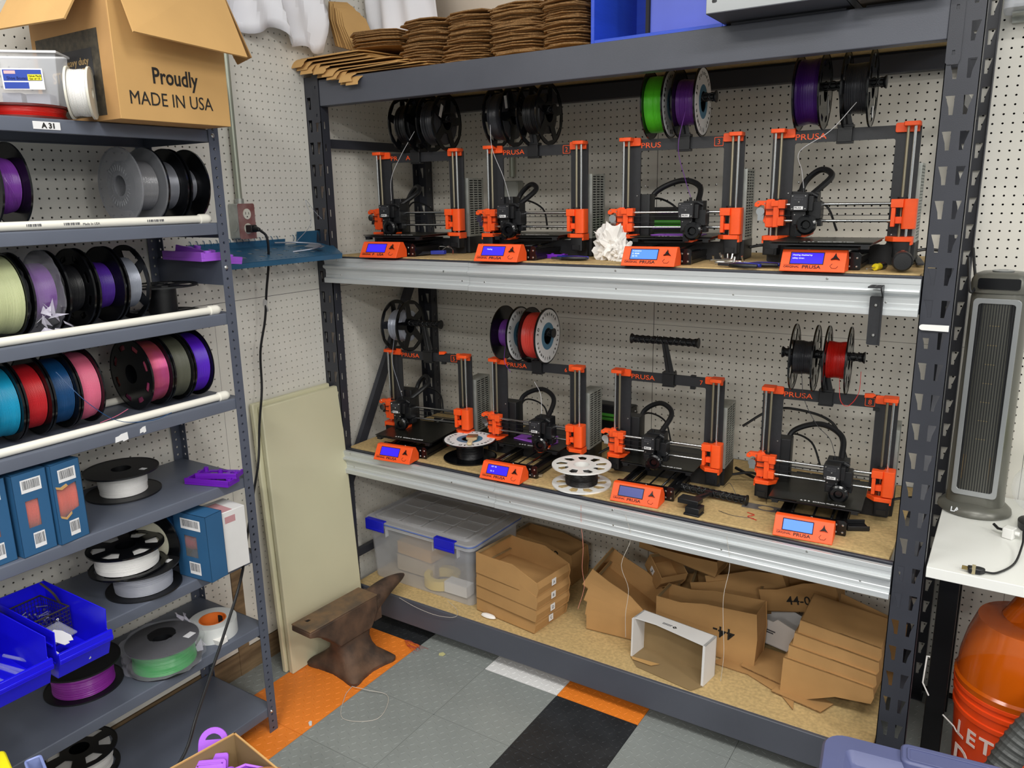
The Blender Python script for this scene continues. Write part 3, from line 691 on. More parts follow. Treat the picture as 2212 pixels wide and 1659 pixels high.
PR.append(printer('6', .8165, -.3772, .0535, ZL+ZO, .022, -.09, .1335, (.003, -.050), '3D printer numbered 6 with purple plastic printing on its bed', boxed=False, scrtext=[('C27  4%', -.055, .044), ('SD  Z', -.055, .028)]))
PR.append(printer('7', 1.2993, -.3384, .0583, ZL+ZO, -.047, -.10, .129, (.006, -.016), '3D printer numbered 7 with an empty black T-shaped spool holder on top', boxed=False, scr=SCREEND, shroud=False, clips=(0,)))
PR.append(printer('8', 1.8103, -.3439, .0707, ZL+ZO, .013, -.17, .130, (-.006, -.026), '3D printer with boxed number 8, at the right end of the lower deck', shroud=False, scr=SCREENP, clips=(.045,)))
for k in (4, 7):
    MB().prism([(0, 0), (.022, .002), (.03, .008), (.022, .013), (.0, .011)], 0, .012, plane='xz').build('orange_clip', ORANGE, PR[k], ((.052, -.012, .367) if k == 4 else (.098, -.014, .368)))
def on_printer(k, p):
    e = PR[k]; return Matrix.Translation(e.location) @ Matrix.Rotation(e.rotation_euler.z, 4, 'Z') @ Vector(p)
def hung(k, x0, x1, label, fil, style, **kw):
    e = PR[k]; c = on_printer(k, ((x0+x1)/2, 0, .4705)); rx = kw.pop('rx', 0)
    return spool(c, (Matrix.Rotation(e.rotation_euler.z, 4, 'Z') @ Matrix.Rotation(rx, 4, 'X')).to_euler(), label, fil, style, w=x1-x0, hub_r=.0275, **kw)
G = 'spools hanging on the printer spool holders'
hung(0, -.062, .006, 'left black spoked spool over the leftmost upper printer', FBLK, 'wheel', fill=.07, group=G, rx=.4)
hung(0, .058, .124, 'right black spool of dark grey filament over the leftmost upper printer, white sticker', FDG, 'wheel', fill=.078, group=G, sticker=(-.035, .04, .016, .045, -.5), rx=.1)
hung(1, -.150, -.084, 'left black spool of grey filament over printer 2', FDG, 'wheel', fill=.08, group=G, rx=.7, sticker=(-.02, .07, .016, .04, -.5), seed=2)
hung(1, -.022, .048, 'right black open-spoked spool over printer 2', FBLK, 'wheel', fill=.065, group=G, rx=.2, seed=3)
hung(2, -.100, -.038, 'black spool of bright green filament over printer 3', FGRN, 'plain', fill=.083, group=G, labelled='Printer Filament    3D Solutech', seed=4)
hung(2, -.008, .058, 'spool of purple filament with white printed side over printer 3', FPUR, 'plain', fill=.068, group=G, labelled='3D Solutech Printer Filament', seed=5)
hung(3, -.124, -.058, 'full spool of deep purple filament over the rightmost upper printer', FDP, 'slot', fill=.088, group=G, sticker=(.05, -.03, .02, .05, .3), seed=6)
hung(3, -.002, .062, 'black spool of dark metallic grey filament over the rightmost upper printer', FDG, 'spoke', fill=.066, group=G, sticker=(.02, -.06, .02, .03, 0), seed=7)
hung(4, -.150, -.082, 'black spoked spool of silver grey filament over printer 5', FSIL, 'wheel', fill=.062, group=G, rx=.5, seed=8)
hung(5, -.138, -.075, 'spool with little purple filament and white printed side over printer 6', FPUR, 'plain', fill=.052, group=G, labelled='3D Solutech Printer Filament', seed=9)
hung(5, -.028, .038, 'spool of coral red filament with white printed side over printer 6', FCOR, 'plain', fill=.083, group=G, labelled='3D Solutech Printer Filament', seed=10)
hung(7, -.106, -.044, 'black spoked spool of dark grey filament over printer 8', FDG, 'spoke', fill=.052, group=G, seed=11)
hung(7, -.013, .047, 'black spoked spool of red filament over printer 8', FRED, 'spoke', fill=.056, group=G, seed=12, rx=.3)
def to_head(k, start, mids, m, label):
    e = PR[k]; h = [c for c in e.children if c.name.startswith('print_head')][0]
    end = (h.location.x+.024, -.07, h.location.z+.067)
    strand([on_printer(k, q) for q in [start]+mids+[end]], .0009, m, label)
to_head(0, (.03, -.07, .44), [(-.03, -.075, .36), (-.075, -.08, .28)], F_('clear', 'C9C9CC', .2), 'pale filament strand running down to the leftmost upper printer head')
to_head(1, (-.13, -.085, .44), [(-.12, -.09, .36), (-.08, -.09, .27)], F_('clear', 'C9C9CC', .2), 'pale filament strand running down to the head of printer 2')
to_head(2, (.03, -.07, .45), [(.015, -.09, .34), (.035, -.08, .25)], FPUR, 'purple filament strand running down to the head of printer 3')
to_head(3, (.035, -.07, .43), [(-.02, -.1, .36), (-.095, -.1, .31), (-.09, -.08, .26)], F_('clear', 'C9C9CC', .2), 'pale filament strand curling down to the rightmost upper printer head')
to_head(4, (-.115, -.065, .44), [(-.12, -.08, .34), (-.10, -.08, .26)], FSIL, 'silver filament strand running down beside the diagonal brace to a printer head')
to_head(7, (-.075, -.055, .44), [(-.06, -.07, .36), (-.02, -.08, .29), (.02, -.08, .25)], FDG, 'dark grey filament strand falling from the two spools at the lower right')
strand([on_printer(5, q) for q in ((-.105, -.052, .44), (-.10, -.07, .38), (-.07, -.08, .345))], .0009, FPUR, 'short purple filament end hanging from a spool over printer 6')
strand([on_printer(5, q) for q in ((.0, -.03, .305), (.04, -.06, .27), (.05, -.07, .201))], .0009, F_('clear', 'C9C9CC', .2), 'pale filament strand standing out of the head of printer 6')
strand([on_printer(7, q) for q in ((.03, -.055, .43), (.04, -.08, .37), (.062, -.08, .355), (.085, -.06, .39), (.085, -.04, .45))], .0009, FRED, 'red filament end looping under the red spool over printer 8')
# finished purple parts on beds
def bed_print(k, poly, h, m, label, hole=None, yoff=0):
    e = PR[k]; b = [c for c in e.children if c.name.startswith('heated_bed')][0]
    o = MB().prism(poly, 0, h, holes=hole or ()).build('printed_part', m, None, on_printer(k, (0, b.location.y, .0795))); o.rotation_euler = e.rotation_euler
    tag(o, label, 'printed part')
bed_print(5, [(-.09, .06), (-.02, .045), (.06, .03), (.085, .08), (.05, .15), (-.04, .15), (-.085, .12)], .002, LILAC, 'large lilac printed part with cut-outs on the bed under the coral spool', [circ(-.03, .085, .016), [(.02, .06), (.055, .06), (.05, .12), (.03, .12)]])
bed_print(2, rrect(-.08, .08, .05, .14, .01), .0015, LILAC, 'thin lilac printed rectangle on the bed under the green spool', [rrect(-.05, .03, .07, .12, .005)])
# ------------------------------------------------------------------ things on the grey shelving unit
def up(y0, y1, z, label, fil, style='plain', x=.20, **kw):   # spool standing on edge, axis along y
    kw.setdefault('group', 'spools standing on the shelves')
    return spool((x, (y0+y1)/2, z+.1036), (kw.pop('rx', 0), 0, pi/2), label, fil, style, w=(y1-y0)-.004, **kw)
z2, z3, z4, z5, z6, z7, z8, z1 = SZ[1], SZ[2], SZ[3], SZ[4], SZ[5], SZ[6], SZ[7], SZ[0]
up(-1.853, -1.787, z2, 'black spool of glossy purple filament on the second shelf, cut by the photo edge', F_('bright_purple', '7A3A9E', .25), fill=.066, seed=20)
strand([(.26, -1.84, z2+.15), (.275, -1.82, z2+.09), (.25, -1.80, z2+.055)], .0009, F_('bright_purple', '7A3A9E'), 'loose purple filament end on the purple spool on the second shelf')
up(-1.512, -1.436, z2, 'clear plastic spool of grey filament facing left on the second shelf', FCL, 'plain', fm=BLKT, fill=.066, seed=21)
mb = MB()
for k in range(30): mb.cyl((-.040, .040*cos(2*pi*k/30), .040*sin(2*pi*k/30)), (-.041, .054*cos(2*pi*k/30), .054*sin(2*pi*k/30)), .0008, n=5)
o = mb.build('moulded_ribs', CLEAR, [q for q in bpy.data.objects if q.name.startswith('filament_spool')][-1])
up(-1.434, -1.372, z2, 'black spool of steel grey filament in the middle of the three on the second shelf', FGR, fill=.068, seed=22)
up(-1.364, -1.303, z2, 'black spool nearly empty of steel grey filament at the right of the second shelf', FGR, fill=.048, seed=23)
# third shelf
up(-1.913, -1.835, z3, 'black spool full of pale green filament on the third shelf', FNAT, fill=.094, seed=24)
bs = up(-1.822, -1.748, z3, 'black spool of purple filament wrapped in a clear plastic bag on the third shelf', F_('bright_purple', '7A3A9E'), fill=.07, seed=25)
def bag(name, parent, c, r, h, axis='x', seed=1, m=BAGM, amp=.006):
    rnd = random.Random(seed); ph = [(rnd.uniform(0, 6), rnd.randint(3, 9), rnd.uniform(.3, 1)) for _ in range(6)]; mb = MB(); n = 44; prof = []
    for i in range(15):
        t = i/14; rr = r*(1 if .12 < t < .88 else (.35+.65*min(t, 1-t)/.12)); prof.append((rr, -h/2+h*t))
    mb.lathe(prof, n, axis=axis)
    out = []
    for (x, y, z) in mb.v:
        a = math.atan2(z, y) if axis == 'x' else math.atan2(y, x); q = x if axis == 'x' else z
        d = 1+sum(w*abs(sin(k*a+p+q*60)) for p, k, w in ph)*amp/r*.7-amp/r
        out.append((x, y*d, z*d) if axis == 'x' else (x*d, y*d, z))
    mb.v = out
    return mb.build(name, m, parent, c, smooth=18)
bag('plastic_bag', bs, (0, 0, 0), .103, .086, 'x', 5)
mb = MB()
rnd = random.Random(4)
for k in range(9):
    a = rnd.uniform(-1.9, -.3); p = Vector((rnd.uniform(-.03, .03), -.104*sin(-a)*-1*0-.09, -.03-.06*rnd.random())); q = [p+Vector((rnd.uniform(-.03, .03), rnd.uniform(-.014, .002), rnd.uniform(-.025, .025))) for _ in range(3)]
    mb.add([p]+q, [(0, 1, 2), (0, 2, 3)])
mb.build('bag_folds', mat('bag_fold', 'E6E2F2', .2, alpha=.55), bs, fix=False)
up(-1.738, -1.672, z3, 'black spool of black filament in the middle of the third shelf', FBLK, 'slot', fill=.062, seed=26)
up(-1.662, -1.592, z3, 'black spool of dark violet filament on the third shelf', F_('dark_violet', '4B2490'), fill=.062, seed=27)
up(-1.584, -1.522, z3, 'black open wheel spool of silver filament at the right of the third shelf row', FSIL, 'wheel', fill=.068, seed=28, rx=0)
def flat(x, y, z, label, fil, style='plain', w=.07, tilt=(0, 0), **kw):   # spool lying on its side
    kw.setdefault('group', 'spools lying flat on the shelves')
    R_ = kw.get('R', .1)
    return spool((x, y, z+w/2+.0026+abs(tilt[0])*R_*.9), (tilt[1], -pi/2+tilt[0], 0), label, fil, style, w=w, **kw)
flat(.165, -1.405, z3, 'empty black spool lying flat at the right end of the third shelf', None, 'wheel', w=.078, fm=BLACKP)
# fourth shelf
for y0, y1, lb, f, fl, sd in ((-1.945, -1.882, 'cyan filament spool at the left end of the fourth shelf', FCY, .086, 30), (-1.878, -1.816, 'crimson filament spool between the cyan and navy ones', FCRIM, .080, 31), (-1.812, -1.750, 'navy blue filament spool on the fourth shelf', FNAVY, .083, 32),
      (-1.746, -1.684, 'full pink filament spool on the fourth shelf', FPINK, .090, 33), (-1.486-.065, -1.486, 'metallic magenta and copper filament spool facing left on the fourth shelf', FMAG, .088, 34), (-1.482, -1.420, 'olive grey filament spool on the fourth shelf', FOLV, .090, 35), (-1.416, -1.354, 'violet filament spool at the right end of the fourth shelf', FVIO, .088, 36)):
    up(y0, y1, z4, lb, f, 'slot' if sd == 34 else 'plain', fill=fl, seed=sd)
strand([(.30, -1.80, z4+.17), (.345, -1.76, z4+.09), (.352, -1.69, z4+.025), (.352, -1.60, z4+.004), (.35, -1.54, z4+.010)], .0009, FNAVY, 'loose navy filament end hanging over the shelf edge')
strand([(.28, -1.70, z4+.012), (.29, -1.66, z4+.022), (.28, -1.62, z4+.03)], .0009, FPINK, 'short loose pink filament end on the fourth shelf')
# fifth shelf: spool boxes
BBOX = mat('box_blue', '2C5D87', .5, var=.05, scale=8)
def barcode(parent, M, w, h, seed=0):
    o = MB().add([(0, 0, 0), (w, 0, 0), (w, h, 0), (0, h, 0)], [(0, 1, 2, 3)], 0, M).build('label', LABEL, parent, smooth=0, fix=False)
    rnd = random.Random(seed); mb = MB(); x = w*.08; T = M @ Matrix.Translation((0, 0, .0003))
    while x < w*.9:
        b = rnd.choice((.0006, .001, .0016)); mb.add([(x, h*.25, 0), (x+b, h*.25, 0), (x+b, h*.9, 0), (x, h*.9, 0)], [(0, 1, 2, 3)], 0, T); x += b+rnd.choice((.0008, .0014))
    mb.build('barcode', INKG, o, smooth=0, fix=False); return o
def spool_box(loc, rz, label, w, d, h, fil, torn=False):
    fr = min(h*.44, d*.48)
    """box front faces local +x, width along y"""
    e = empty('spool_box', loc, rz, label, 'box', 'blue spool boxes')
    win = [(w*.28, h*.33), (w*.66, h*.33), (w*.66, h*.66), (w*.28, h*.66)] if not torn else [(w*.10, h*.36), (w*.30, h*.32), (w*.50, h*.37), (w*.80, h*.40), (w*.80, h*.72), (w*.5, h*.70), (w*.28, h*.67), (w*.10, h*.70)]
    mb = MB(); mb.prism([(0, 0), (w, 0), (w, h), (0, h)], -.0012, 0, holes=[win], plane='yz')
    mb.bx(-d, 0, 0, .0012, 0, h).bx(-d, 0, w-.0012, w, 0, h).bx(-d, 0, 0, w, h-.0012, h).bx(-d, 0, 0, w, 0, .0012).bx(-d, -d+.0012, 0, w, 0, h)
    mb.build('carton', BBOX, e, smooth=0)
    wound(.02, fr, w*.75, 5).build('filament', fil, e, (-.004-fr, w/2, h*.52), (0, 0, pi/2))
    MB().bx(-.0035, -.0025, .002, w-.002, h*.25, h*.74).build('window_film', FILM, e)
    Ml = lambda y, z: Matrix(((0, 0, 1, .0006), (1, 0, 0, y), (0, 1, 0, z), (0, 0, 0, 1)))
    barcode(e, Ml(w*.22, h*.76), w*.60, h*.16, 3); barcode(e, Ml(w*.36, h*.07), w*.34, h*.19, 5)
    if torn: MB().prism([(w*.10, h*.70), (w*.28, h*.67), (w*.5, h*.70), (w*.45, h*.73), (w*.25, h*.705), (w*.08, h*.73)], 0, .0014, plane='yz').build('torn_edge', CARDL, e); MB().prism([(w*.10, h*.36), (w*.30, h*.32), (w*.50, h*.37), (w*.5, h*.34), (w*.3, h*.29), (w*.12, h*.33)], 0, .0014, plane='yz').build('torn_edge', CARDL, e)
    return e
spool_box((.335, -2.045, z5+.0006), radians(4), 'blue spool box with red filament in its window, at the left photo edge', .078, .205, .204, FREDO)
spool_box((.342, -1.958, z5+.0006), radians(4), 'blue spool box with small intact window, in the middle of the row', .080, .205, .204, FREDO)
spool_box((.346, -1.872, z5+.0006), radians(8), 'blue spool box with a torn window showing red filament, rightmost on the fifth shelf', .076, .205, .204, FREDO, True)
flat(.135, -1.58, z5, 'black spool of white filament lying flat on the fifth shelf', FWH, 'plain', fill=.066, w=.068, fm=BLACKP, sticker=(.03, -.06, .014, .018, .3), seed=40)
def bracket_part(loc, rz, m, label, s=1., rot=None):
    e = empty('printed_bracket', loc, rz, label, 'printed part', rot=rot)
    P2 = lambda pts: [(a*s, b*s) for a, b in pts]
    MB().prism(P2([(0, 0), (.14, 0), (.14, .055), (.115, .075), (.02, .075), (0, .05)]), 0, .006*s, holes=[P2([(.012, .012), (.075, .012), (.06, .030), (.012, .030)]), P2(circ(.11, .05, .012, 16)), P2([(.02, .042), (.085, .042), (.085, .064), (.025, .064)])]).build('plate', m, e, bev=.0008)
    MB().prism(P2([(0, 0), (.14, 0), (.14, .006), (0, .006)]), .006*s, .018*s).prism(P2([(0, .006), (.006, .006), (.006, .05), (0, .05)]), .006*s, .016*s).prism(P2([(.134, .006), (.14, .006), (.14, .055), (.134, .055)]), .006*s, .016*s).build('rim', m, e, bev=.0008)
    for x, y in ((.01, .06), (.13, .02), (.07, .036)):
        mb = MB(); mb.prism(circ(x*s, y*s, .008*s, 14), .006*s, .020*s, holes=[circ(x*s, y*s, .0035*s, 10)]); mb.build('screw_boss', m, e)
    return e
bracket_part((.235, -1.452, z5+.001), radians(18), PURPLE, 'dark purple 3D printed bracket lying on the right end of the fifth shelf', 1.05)
bracket_part((.262, -1.433, z5+.017), radians(28), PURPLE, 'second dark purple printed bracket stacked askew on the fifth shelf', .9)
bracket_part((.10, -1.345, 1.5362), radians(-4), LILAC, 'lilac 3D printed bracket with a flat panel lying beside the rack end of the shelves', 1.45)
bracket_part((.14, -1.330, 1.557), radians(10), LILAC, 'lilac 3D printed bracket leaning on top of another one', 1.3, rot=(radians(-6), radians(10), radians(14)))
# sixth shelf
flat(.25, -1.625, z6, 'black spool of pale grey filament lying flat on the sixth shelf, under another spool', FPG, 'plain', fill=.078, w=.066, fm=BLACKP, sticker=(.05, -.05, .02, .014, .3), seed=41)
flat(.235, -1.655, z6+.0735, 'black windowed spool of white filament stacked on the grey spool of the sixth shelf', FWH, 'spoke', fill=.083, w=.058, fm=BLACKG, tilt=(.0, 0), seed=42)
# open blue box with the white carton behind and a spool leaning left of it
e = spool_box((.274, -1.527, z6+.001), radians(6)-pi/2, 'open blue spool box beside the white carton on the sixth shelf', .130, .06, .200, F_('dark_red', '7A2030', .4))
e.location = (.274, -1.527, z6+.001)
MB().prism([(0, .14), (.128, .14), (.128, .198), (.0, .198)], .0, .001, plane='xz').build('inner_flap', BBOX, e, (-.03, .0, 0), (0, 0, pi/2))
e = empty('white_carton', (.286, -1.462, z6+.001), radians(-2), 'plain white carton beside the open blue spool box on the sixth shelf', 'box')
MB().bx(0, .103, 0, .095, 0, .186).build('carton', WCARD, e, bev=.0015)
MB().bx(.02, .10, .02, .055, .1863, .1866).bx(.1031, .1034, .025, .06, .150, .170).build('printing', mat('faded_red', 'B98A8E', .7), e)
e = spool((.205, -1.535, z6+.1036), (0, 0, -pi/2+.2), 'spool with a cream printed disc reading SOLUTECH behind the open blue box', FNAVY, 'plain', w=.05, fill=.08, R=.1, cat='spool', seed=43)
MB().lathe([(0, 0), (.062, 0), (.062, .0006)], 40, axis='x').build('disc_label', mat('cream_label', 'E5E2CC', .6), e, (.027, 0, 0), smooth=0)
MB().prism([(-.014, 0), (0, .018), (.014, 0), (0, -.018)], 0, .0005, plane='yz', holes=[[(-.004, 0), (0, .006), (.004, 0), (0, -.006)]]).build('diamond_logo', mat('logo_teal', '2B6E8E', .5), e, (.0280, 0, 0), smooth=0)
text('SOLUTECH', .016, e, (.0282, -.042, -.045), (pi/2, 0, pi/2), INKG)
# blue stacking bins poking out of the sixth shelf
def bin_(loc, label, w=.122):
    e = empty('stacking_bin', loc, 0, label, 'bin', 'blue stacking bins')
    L, h = .285, .122
    pr = [(0, 0), (L-.02, 0), (L, .050), (L-.004, .062), (L-.012, .070), (L-.005, h), (0, h)]
    mb = MB()
    for y in (0, w-.002): mb.prism(pr, y, y+.002, plane='xz')
    mb.bx(0, L-.02, 0, w, 0, .002); mb.bx(0, .002, 0, w, 0, h)
    mb.add([(L-.02, 0, 0), (L-.02, w, 0), (L, w, .050), (L, 0, .050), (L-.022, 0, .002), (L-.022, w, .002), (L-.002, w, .05), (L-.002, 0, .05)], [(0, 1, 2, 3), (7, 6, 5, 4), (0, 3, 7, 4), (1, 5, 6, 2), (3, 2, 6, 7)])
    mb.bx(L-.002, L+.006, -.002, w+.002, .044, .070); mb.bx(L+.006, L+.008, -.002, w+.002, .050, .056)
    mb.build('bin_body', BLUEB, e, bev=.0008)
    MB().bx(.02, L-.02, -.0025, 0, .038, .042).bx(.02, L-.02, -.0025, 0, .082, .086).bx(.02, L-.02, w, w+.0025, .038, .042).bx(.02, L-.02, w, w+.0025, .082, .086).build('side_ribs', BLUEB, e)
    return e
bin_((.225, -1.995, z6+.001), 'blue stacking bin holding a wire basket, white card and bolts')
bin_((.225, -2.135, z6+.001), 'blue stacking bin at the left photo edge, mostly outside the picture')
e = empty('wire_basket', (.235, -1.987, z6+.004), radians(4), 'dark wire mesh basket full of screws inside the blue bin', 'basket')
mb = MB(); w, l, h = .098, .12, .085
for i in range(13):
    t = i/12
    for (a, b) in (((0, t*w, 0), (0, t*w, h)), ((l, t*w, 0), (l, t*w, h)), ((t*l, 0, 0), (t*l, 0, h)), ((t*l, w, 0), (t*l, w, h)), ((t*l, 0, 0), (t*l, w, 0))): mb.cyl(a, b, .0006, n=4, cap=False)
for j in range(9):
    z = h*j/8; mb.tube([(0, 0, z), (l, 0, z), (l, w, z), (0, w, z)], .0006, 4, closed=True)
mb.tube([(0, 0, h), (l, 0, h), (l, w, h), (0, w, h)], .0022, 6, closed=True); mb.build('mesh', mat('dark_wire', '3A352A', .5, .4), e)
MB().tube(bez([(l*.7, w, h), (l*.65, w*.9, h+.03), (l*.4, w*.8, h+.055)], 8), .003, 6).build('handle', mat('dark_wire', '3A352A'), e)
rnd = random.Random(11)
for k in range(34):
    p = (.242+rnd.uniform(.01, .10), -1.978+rnd.uniform(0, .08), z6+.045+rnd.uniform(0, .028)); a = rnd.uniform(0, 6.3); tl = rnd.uniform(-.5, .5)
    d = Vector((cos(a)*cos(tl), sin(a)*cos(tl), sin(tl)))*.011
    o = MB().cyl(Vector(p)-d, Vector(p)+d, .0014, n=6).cyl(Vector(p)+d, Vector(p)+d*1.25, .0032, n=6).build('screw', STEEL); tag(o, 'small steel screw among many in the wire basket', 'screw', 'screws in the wire basket')
for k in range(12):
    p = (.425+rnd.uniform(0, .065), -1.96+rnd.uniform(0, .07), z6+.012+rnd.uniform(0, .012)); a = rnd.uniform(0, 6.3); d = Vector((cos(a), sin(a), rnd.uniform(-.1, .4)))*.012
    o = MB().cyl(Vector(p)-d, Vector(p)+d, .0018, n=6).cyl(Vector(p)+d, Vector(p)+d*1.3, .0042, n=6).build('bolt', CHROME); tag(o, 'shiny bolt lying loose at the front of the blue bin', 'bolt', 'bolts at the front of the blue bin')
for k, (p, rz, tl) in enumerate((((.385, -1.965, z6+.055), .3, .5), ((.40, -1.985, z6+.022), -.2, .3))):
    o = MB().prism([(0, 0), (.06, 0), (.065, .01), (.058, .013), (.066, .02), (.05, .03), (.02, .034), (0, .03)], 0, .0012).build('card_piece', WCARD, None, p, (tl*.4, tl*.3, rz)); tag(o, ['white cut card piece lying highest in the blue bin', 'white card piece lying low at the lip of the blue bin'][k], 'card')
o = MB().bx(0, .065, 0, .075, 0, .004).build('clear_case', CLEAR, None, (.36, -1.985, z6+.060), (0, radians(12), .15)); tag(o, 'flat clear plastic case on the bin contents', 'case')
for k in range(6):
    o = MB().cyl((0, 0, 0), (.16, .0, 0), .004, n=8).build('glass_tube', CLEAR, None, (.32, -2.12+.018*k, z6+.012+.012*(k % 2)), (0, 0, .05*k)); tag(o, 'clear rod lying in the blue bin at the left photo edge', 'rod', 'clear rods in the left bin')
# seventh shelf
gs = flat(.26, -1.60, z7, 'spool of green filament in a clear plastic bag lying flat on the seventh shelf', FKG, 'plain', fill=.088, w=.07, fm=BLACKP, seed=44, sticker=(.055, -.05, .03, .022, .2))
bag('plastic_bag', gs, (.006, 0, 0), .108, .092, 'x', 8, amp=.010)
mb = MB(); rnd = random.Random(8)
for k in range(12):
    a = rnd.uniform(-.2, 1.6)-pi/4; p = Vector((rnd.uniform(-.03, .05), .106*cos(a), .106*sin(a)*-1)); q = [p+Vector((rnd.uniform(-.02, .03), rnd.uniform(-.02, .02), rnd.uniform(-.02, .02))) for _ in range(3)]
    mb.add([p]+q, [(0, 1, 2), (0, 2, 3)])
mb.build('bag_folds', mat('bag_fold', 'E6E2F2'), gs, fix=False)
o = MB().prism([(0, 0), (.03, -.01), (.045, .012), (.03, .03), (.006, .024)], 0, .018).build('crumpled_wrapper', TISSUE, None, (.30, -1.468, z7+.001), (.2, 0, .5)); tag(o, 'small crumpled white wrapper beside the bagged green spool', 'wrapper')
flat(.165, -1.788, z7, 'black spool of mauve filament lying flat behind the blue bins on the seventh shelf', FMV, 'plain', fill=.08, w=.072, fm=BLACKP, seed=45)
e = empty('tape_roll', (.253, -1.425, z7+.0005), 0, 'large roll of white tape with an orange core on the seventh shelf', 'tape')
MB().lathe([(.041, 0), (.071, 0), (.071, .050), (.041, .050)], 48, closed=True).build('tape', mat('tape_white', 'D8DAD9', .45), e)
MB().lathe([(.0375, .001), (.0408, .001), (.0408, .0502), (.0375, .0502)], 40, closed=True).build('core', mat('core_orange', 'E8762A', .6), e)
o = MB().prism(circ(0, 0, .016, 16), 0, .0008).build('core_print', INK, e, (-.012, .0352, .026), (pi/2, 0, .3)); o.scale = (1, 1, 1)
# bottom shelf
flat(.10, -1.80, z8, 'black windowed spool of white filament leaning on the bottom shelf', FWH, 'spoke', fill=.085, w=.068, fm=BLACKG, tilt=(0, .0), seed=46)
flat(.155, -1.735, z8+.0, 'flat black empty spool half hidden on the bottom shelf', None, 'plain', w=.02, fm=BLACKP, R=.08) if False else None
# top shelf
e = empty('carton', (.438, -1.632, z1+.001), 0, 'large open brown carton printed MADE IN USA on the top shelf', 'box')
H, wx, wy, t = .362, .345, .309, .004
MB().bx(-t, 0, 0, wy, 0, H).build('wall', CARDL, e, bev=.001); MB().bx(-wx, -t, 0, t, 0, H).build('wall', CARD, e, bev=.001)
MB().bx(-wx, -wx+t, t, wy, 0, H).build('wall', CARDI, e); MB().bx(-wx+t, -t, wy-t, wy, 0, H).build('wall', CARDI, e); MB().bx(-wx+t, -t, t, wy-t, 0, t).build('base', CARD, e)
f = MB(); f.add([(0, .004, H), (0, wy-.004, H), (.072, wy+.012, .165), (.075, .006, .180), (.004, .004, H), (.004, wy-.004, H), (.076, wy+.012, .167), (.079, .006, .182)], [(0, 1, 2, 3), (7, 6, 5, 4), (0, 4, 5, 1), (1, 5, 6, 2), (2, 6, 7, 3), (3, 7, 4, 0)]); f.build('flap', CARDL, e, smooth=0)
f = MB(); f.add([(-.004, 0, H), (-wx+.004, 0, H), (-wx-.02, -.075, .222), (-.050, -.072, .210), (-.004, -.004, H), (-wx+.004, -.004, H), (-wx-.02, -.079, .224), (-.050, -.076, .212)], [(0, 1, 2, 3), (7, 6, 5, 4), (0, 4, 5, 1), (1, 5, 6, 2), (2, 6, 7, 3), (3, 7, 4, 0)]); f.build('flap', CARDL, e, smooth=0)
f = MB(); f.add([(-.004, wy, H), (-.09, wy, H), (-.05, wy+.08, .17), (.02, wy+.07, .18), (-.004, wy+.004, H), (-.09, wy+.004, H), (-.05, wy+.084, .17), (.02, wy+.074, .18)], [(0, 1, 2, 3), (7, 6, 5, 4), (0, 4, 5, 1), (1, 5, 6, 2), (2, 6, 7, 3), (3, 7, 4, 0)]); f.build('flap', CARD, e, smooth=0)
text('Proudly', .052, e, (.0004, .092, .088), (pi/2, 0, pi/2), INK, bold=.0009, sx=.78)
text('MADE IN USA', .044, e, (.0004, .026, .036), (pi/2, 0, pi/2), INK, bold=0, sx=.86)
o = MB().bx(-.325, -.054, -.0006, 0, .012, .205).build('printed_panel', mat('diamond_plate_print', '4B4436', .7, col2='2E2A24', scale=60), e)
MB().bx(-.30, -.085, -.0011, -.0006, .045, .165).build('dark_panel', mat('print_black', '26262A', .7), o)
text('heavy duty', .024, o, (-.205, -.0015, .130), (pi/2, 0, 0), mat('print_tan', 'A58A5C', .7)); text('STORAGE', .034, o, (-.265, -.0015, .098), (pi/2, 0, 0), mat('print_tan', 'A58A5C'), bold=.001)
# frosted tub on a red spool, white spool beside
spool((.232, -1.752, z1+.0165), (0, -pi/2, 0), 'flat coil of red filament lying under the frosted tub on the top shelf', FRED, 'plain', w=.026, fill=.095, fm=mat('dark_red_plastic', '5A1412', .4), seed=50)
e = empty('shoe_box_tub', (.208, -1.802, z1+.0325), radians(43), 'frosted plastic tub with a blue and yellow price label on the top shelf', 'tub')
mb = MB(); w, d, h = .150, .080, .118
vs = []
for (o_, z_) in ((.010, 0), (0, h)): vs += [(o_, o_, z_), (w-o_, o_, z_), (w-o_, d-o_, z_), (o_, d-o_, z_)]
mb.add(vs, [(0, 3, 2, 1), (0, 1, 5, 4), (1, 2, 6, 5), (2, 3, 7, 6), (3, 0, 4, 7)]); mb.build('tub_body', FROST, e, smooth=0, bev=.002)
MB().tube([(-.002, -.002, h), (w+.002, -.002, h), (w+.002, d+.002, h), (-.002, d+.002, h)], .0030, 8, closed=True).build('rim', mat('frost_rim', 'E4E6EA', .4), e)
MB().bx(.02, .06, .012, .05, .004, .03).bx(.07, .12, .015, .06, .004, .028).build('contents', mat('dull_blue_grey', '8A90A0', .6), e)
l = MB().bx(.030, .118, -.0006, 0, .036, .082).build('price_label', LABEL, e, (0, .0035, 0), (radians(4), 0, 0))
MB().bx(.033, .115, -.0010, -.0006, .055, .079).build('label_print', mat('label_royal', '2B49A8', .5), l); MB().bx(.085, .114, -.0013, -.0010, .056, .069).build('label_print', mat('label_yellow', 'F3E52B', .5), l); MB().bx(.033, .085, -.0010, -.0006, .038, .052).build('label_print', mat('label_royal', '2B49A8'), l)
MB().bx(.036, .060, -.0013, -.0010, .070, .077).build('label_print', mat('label_pink', 'E9B5B8', .5), l)
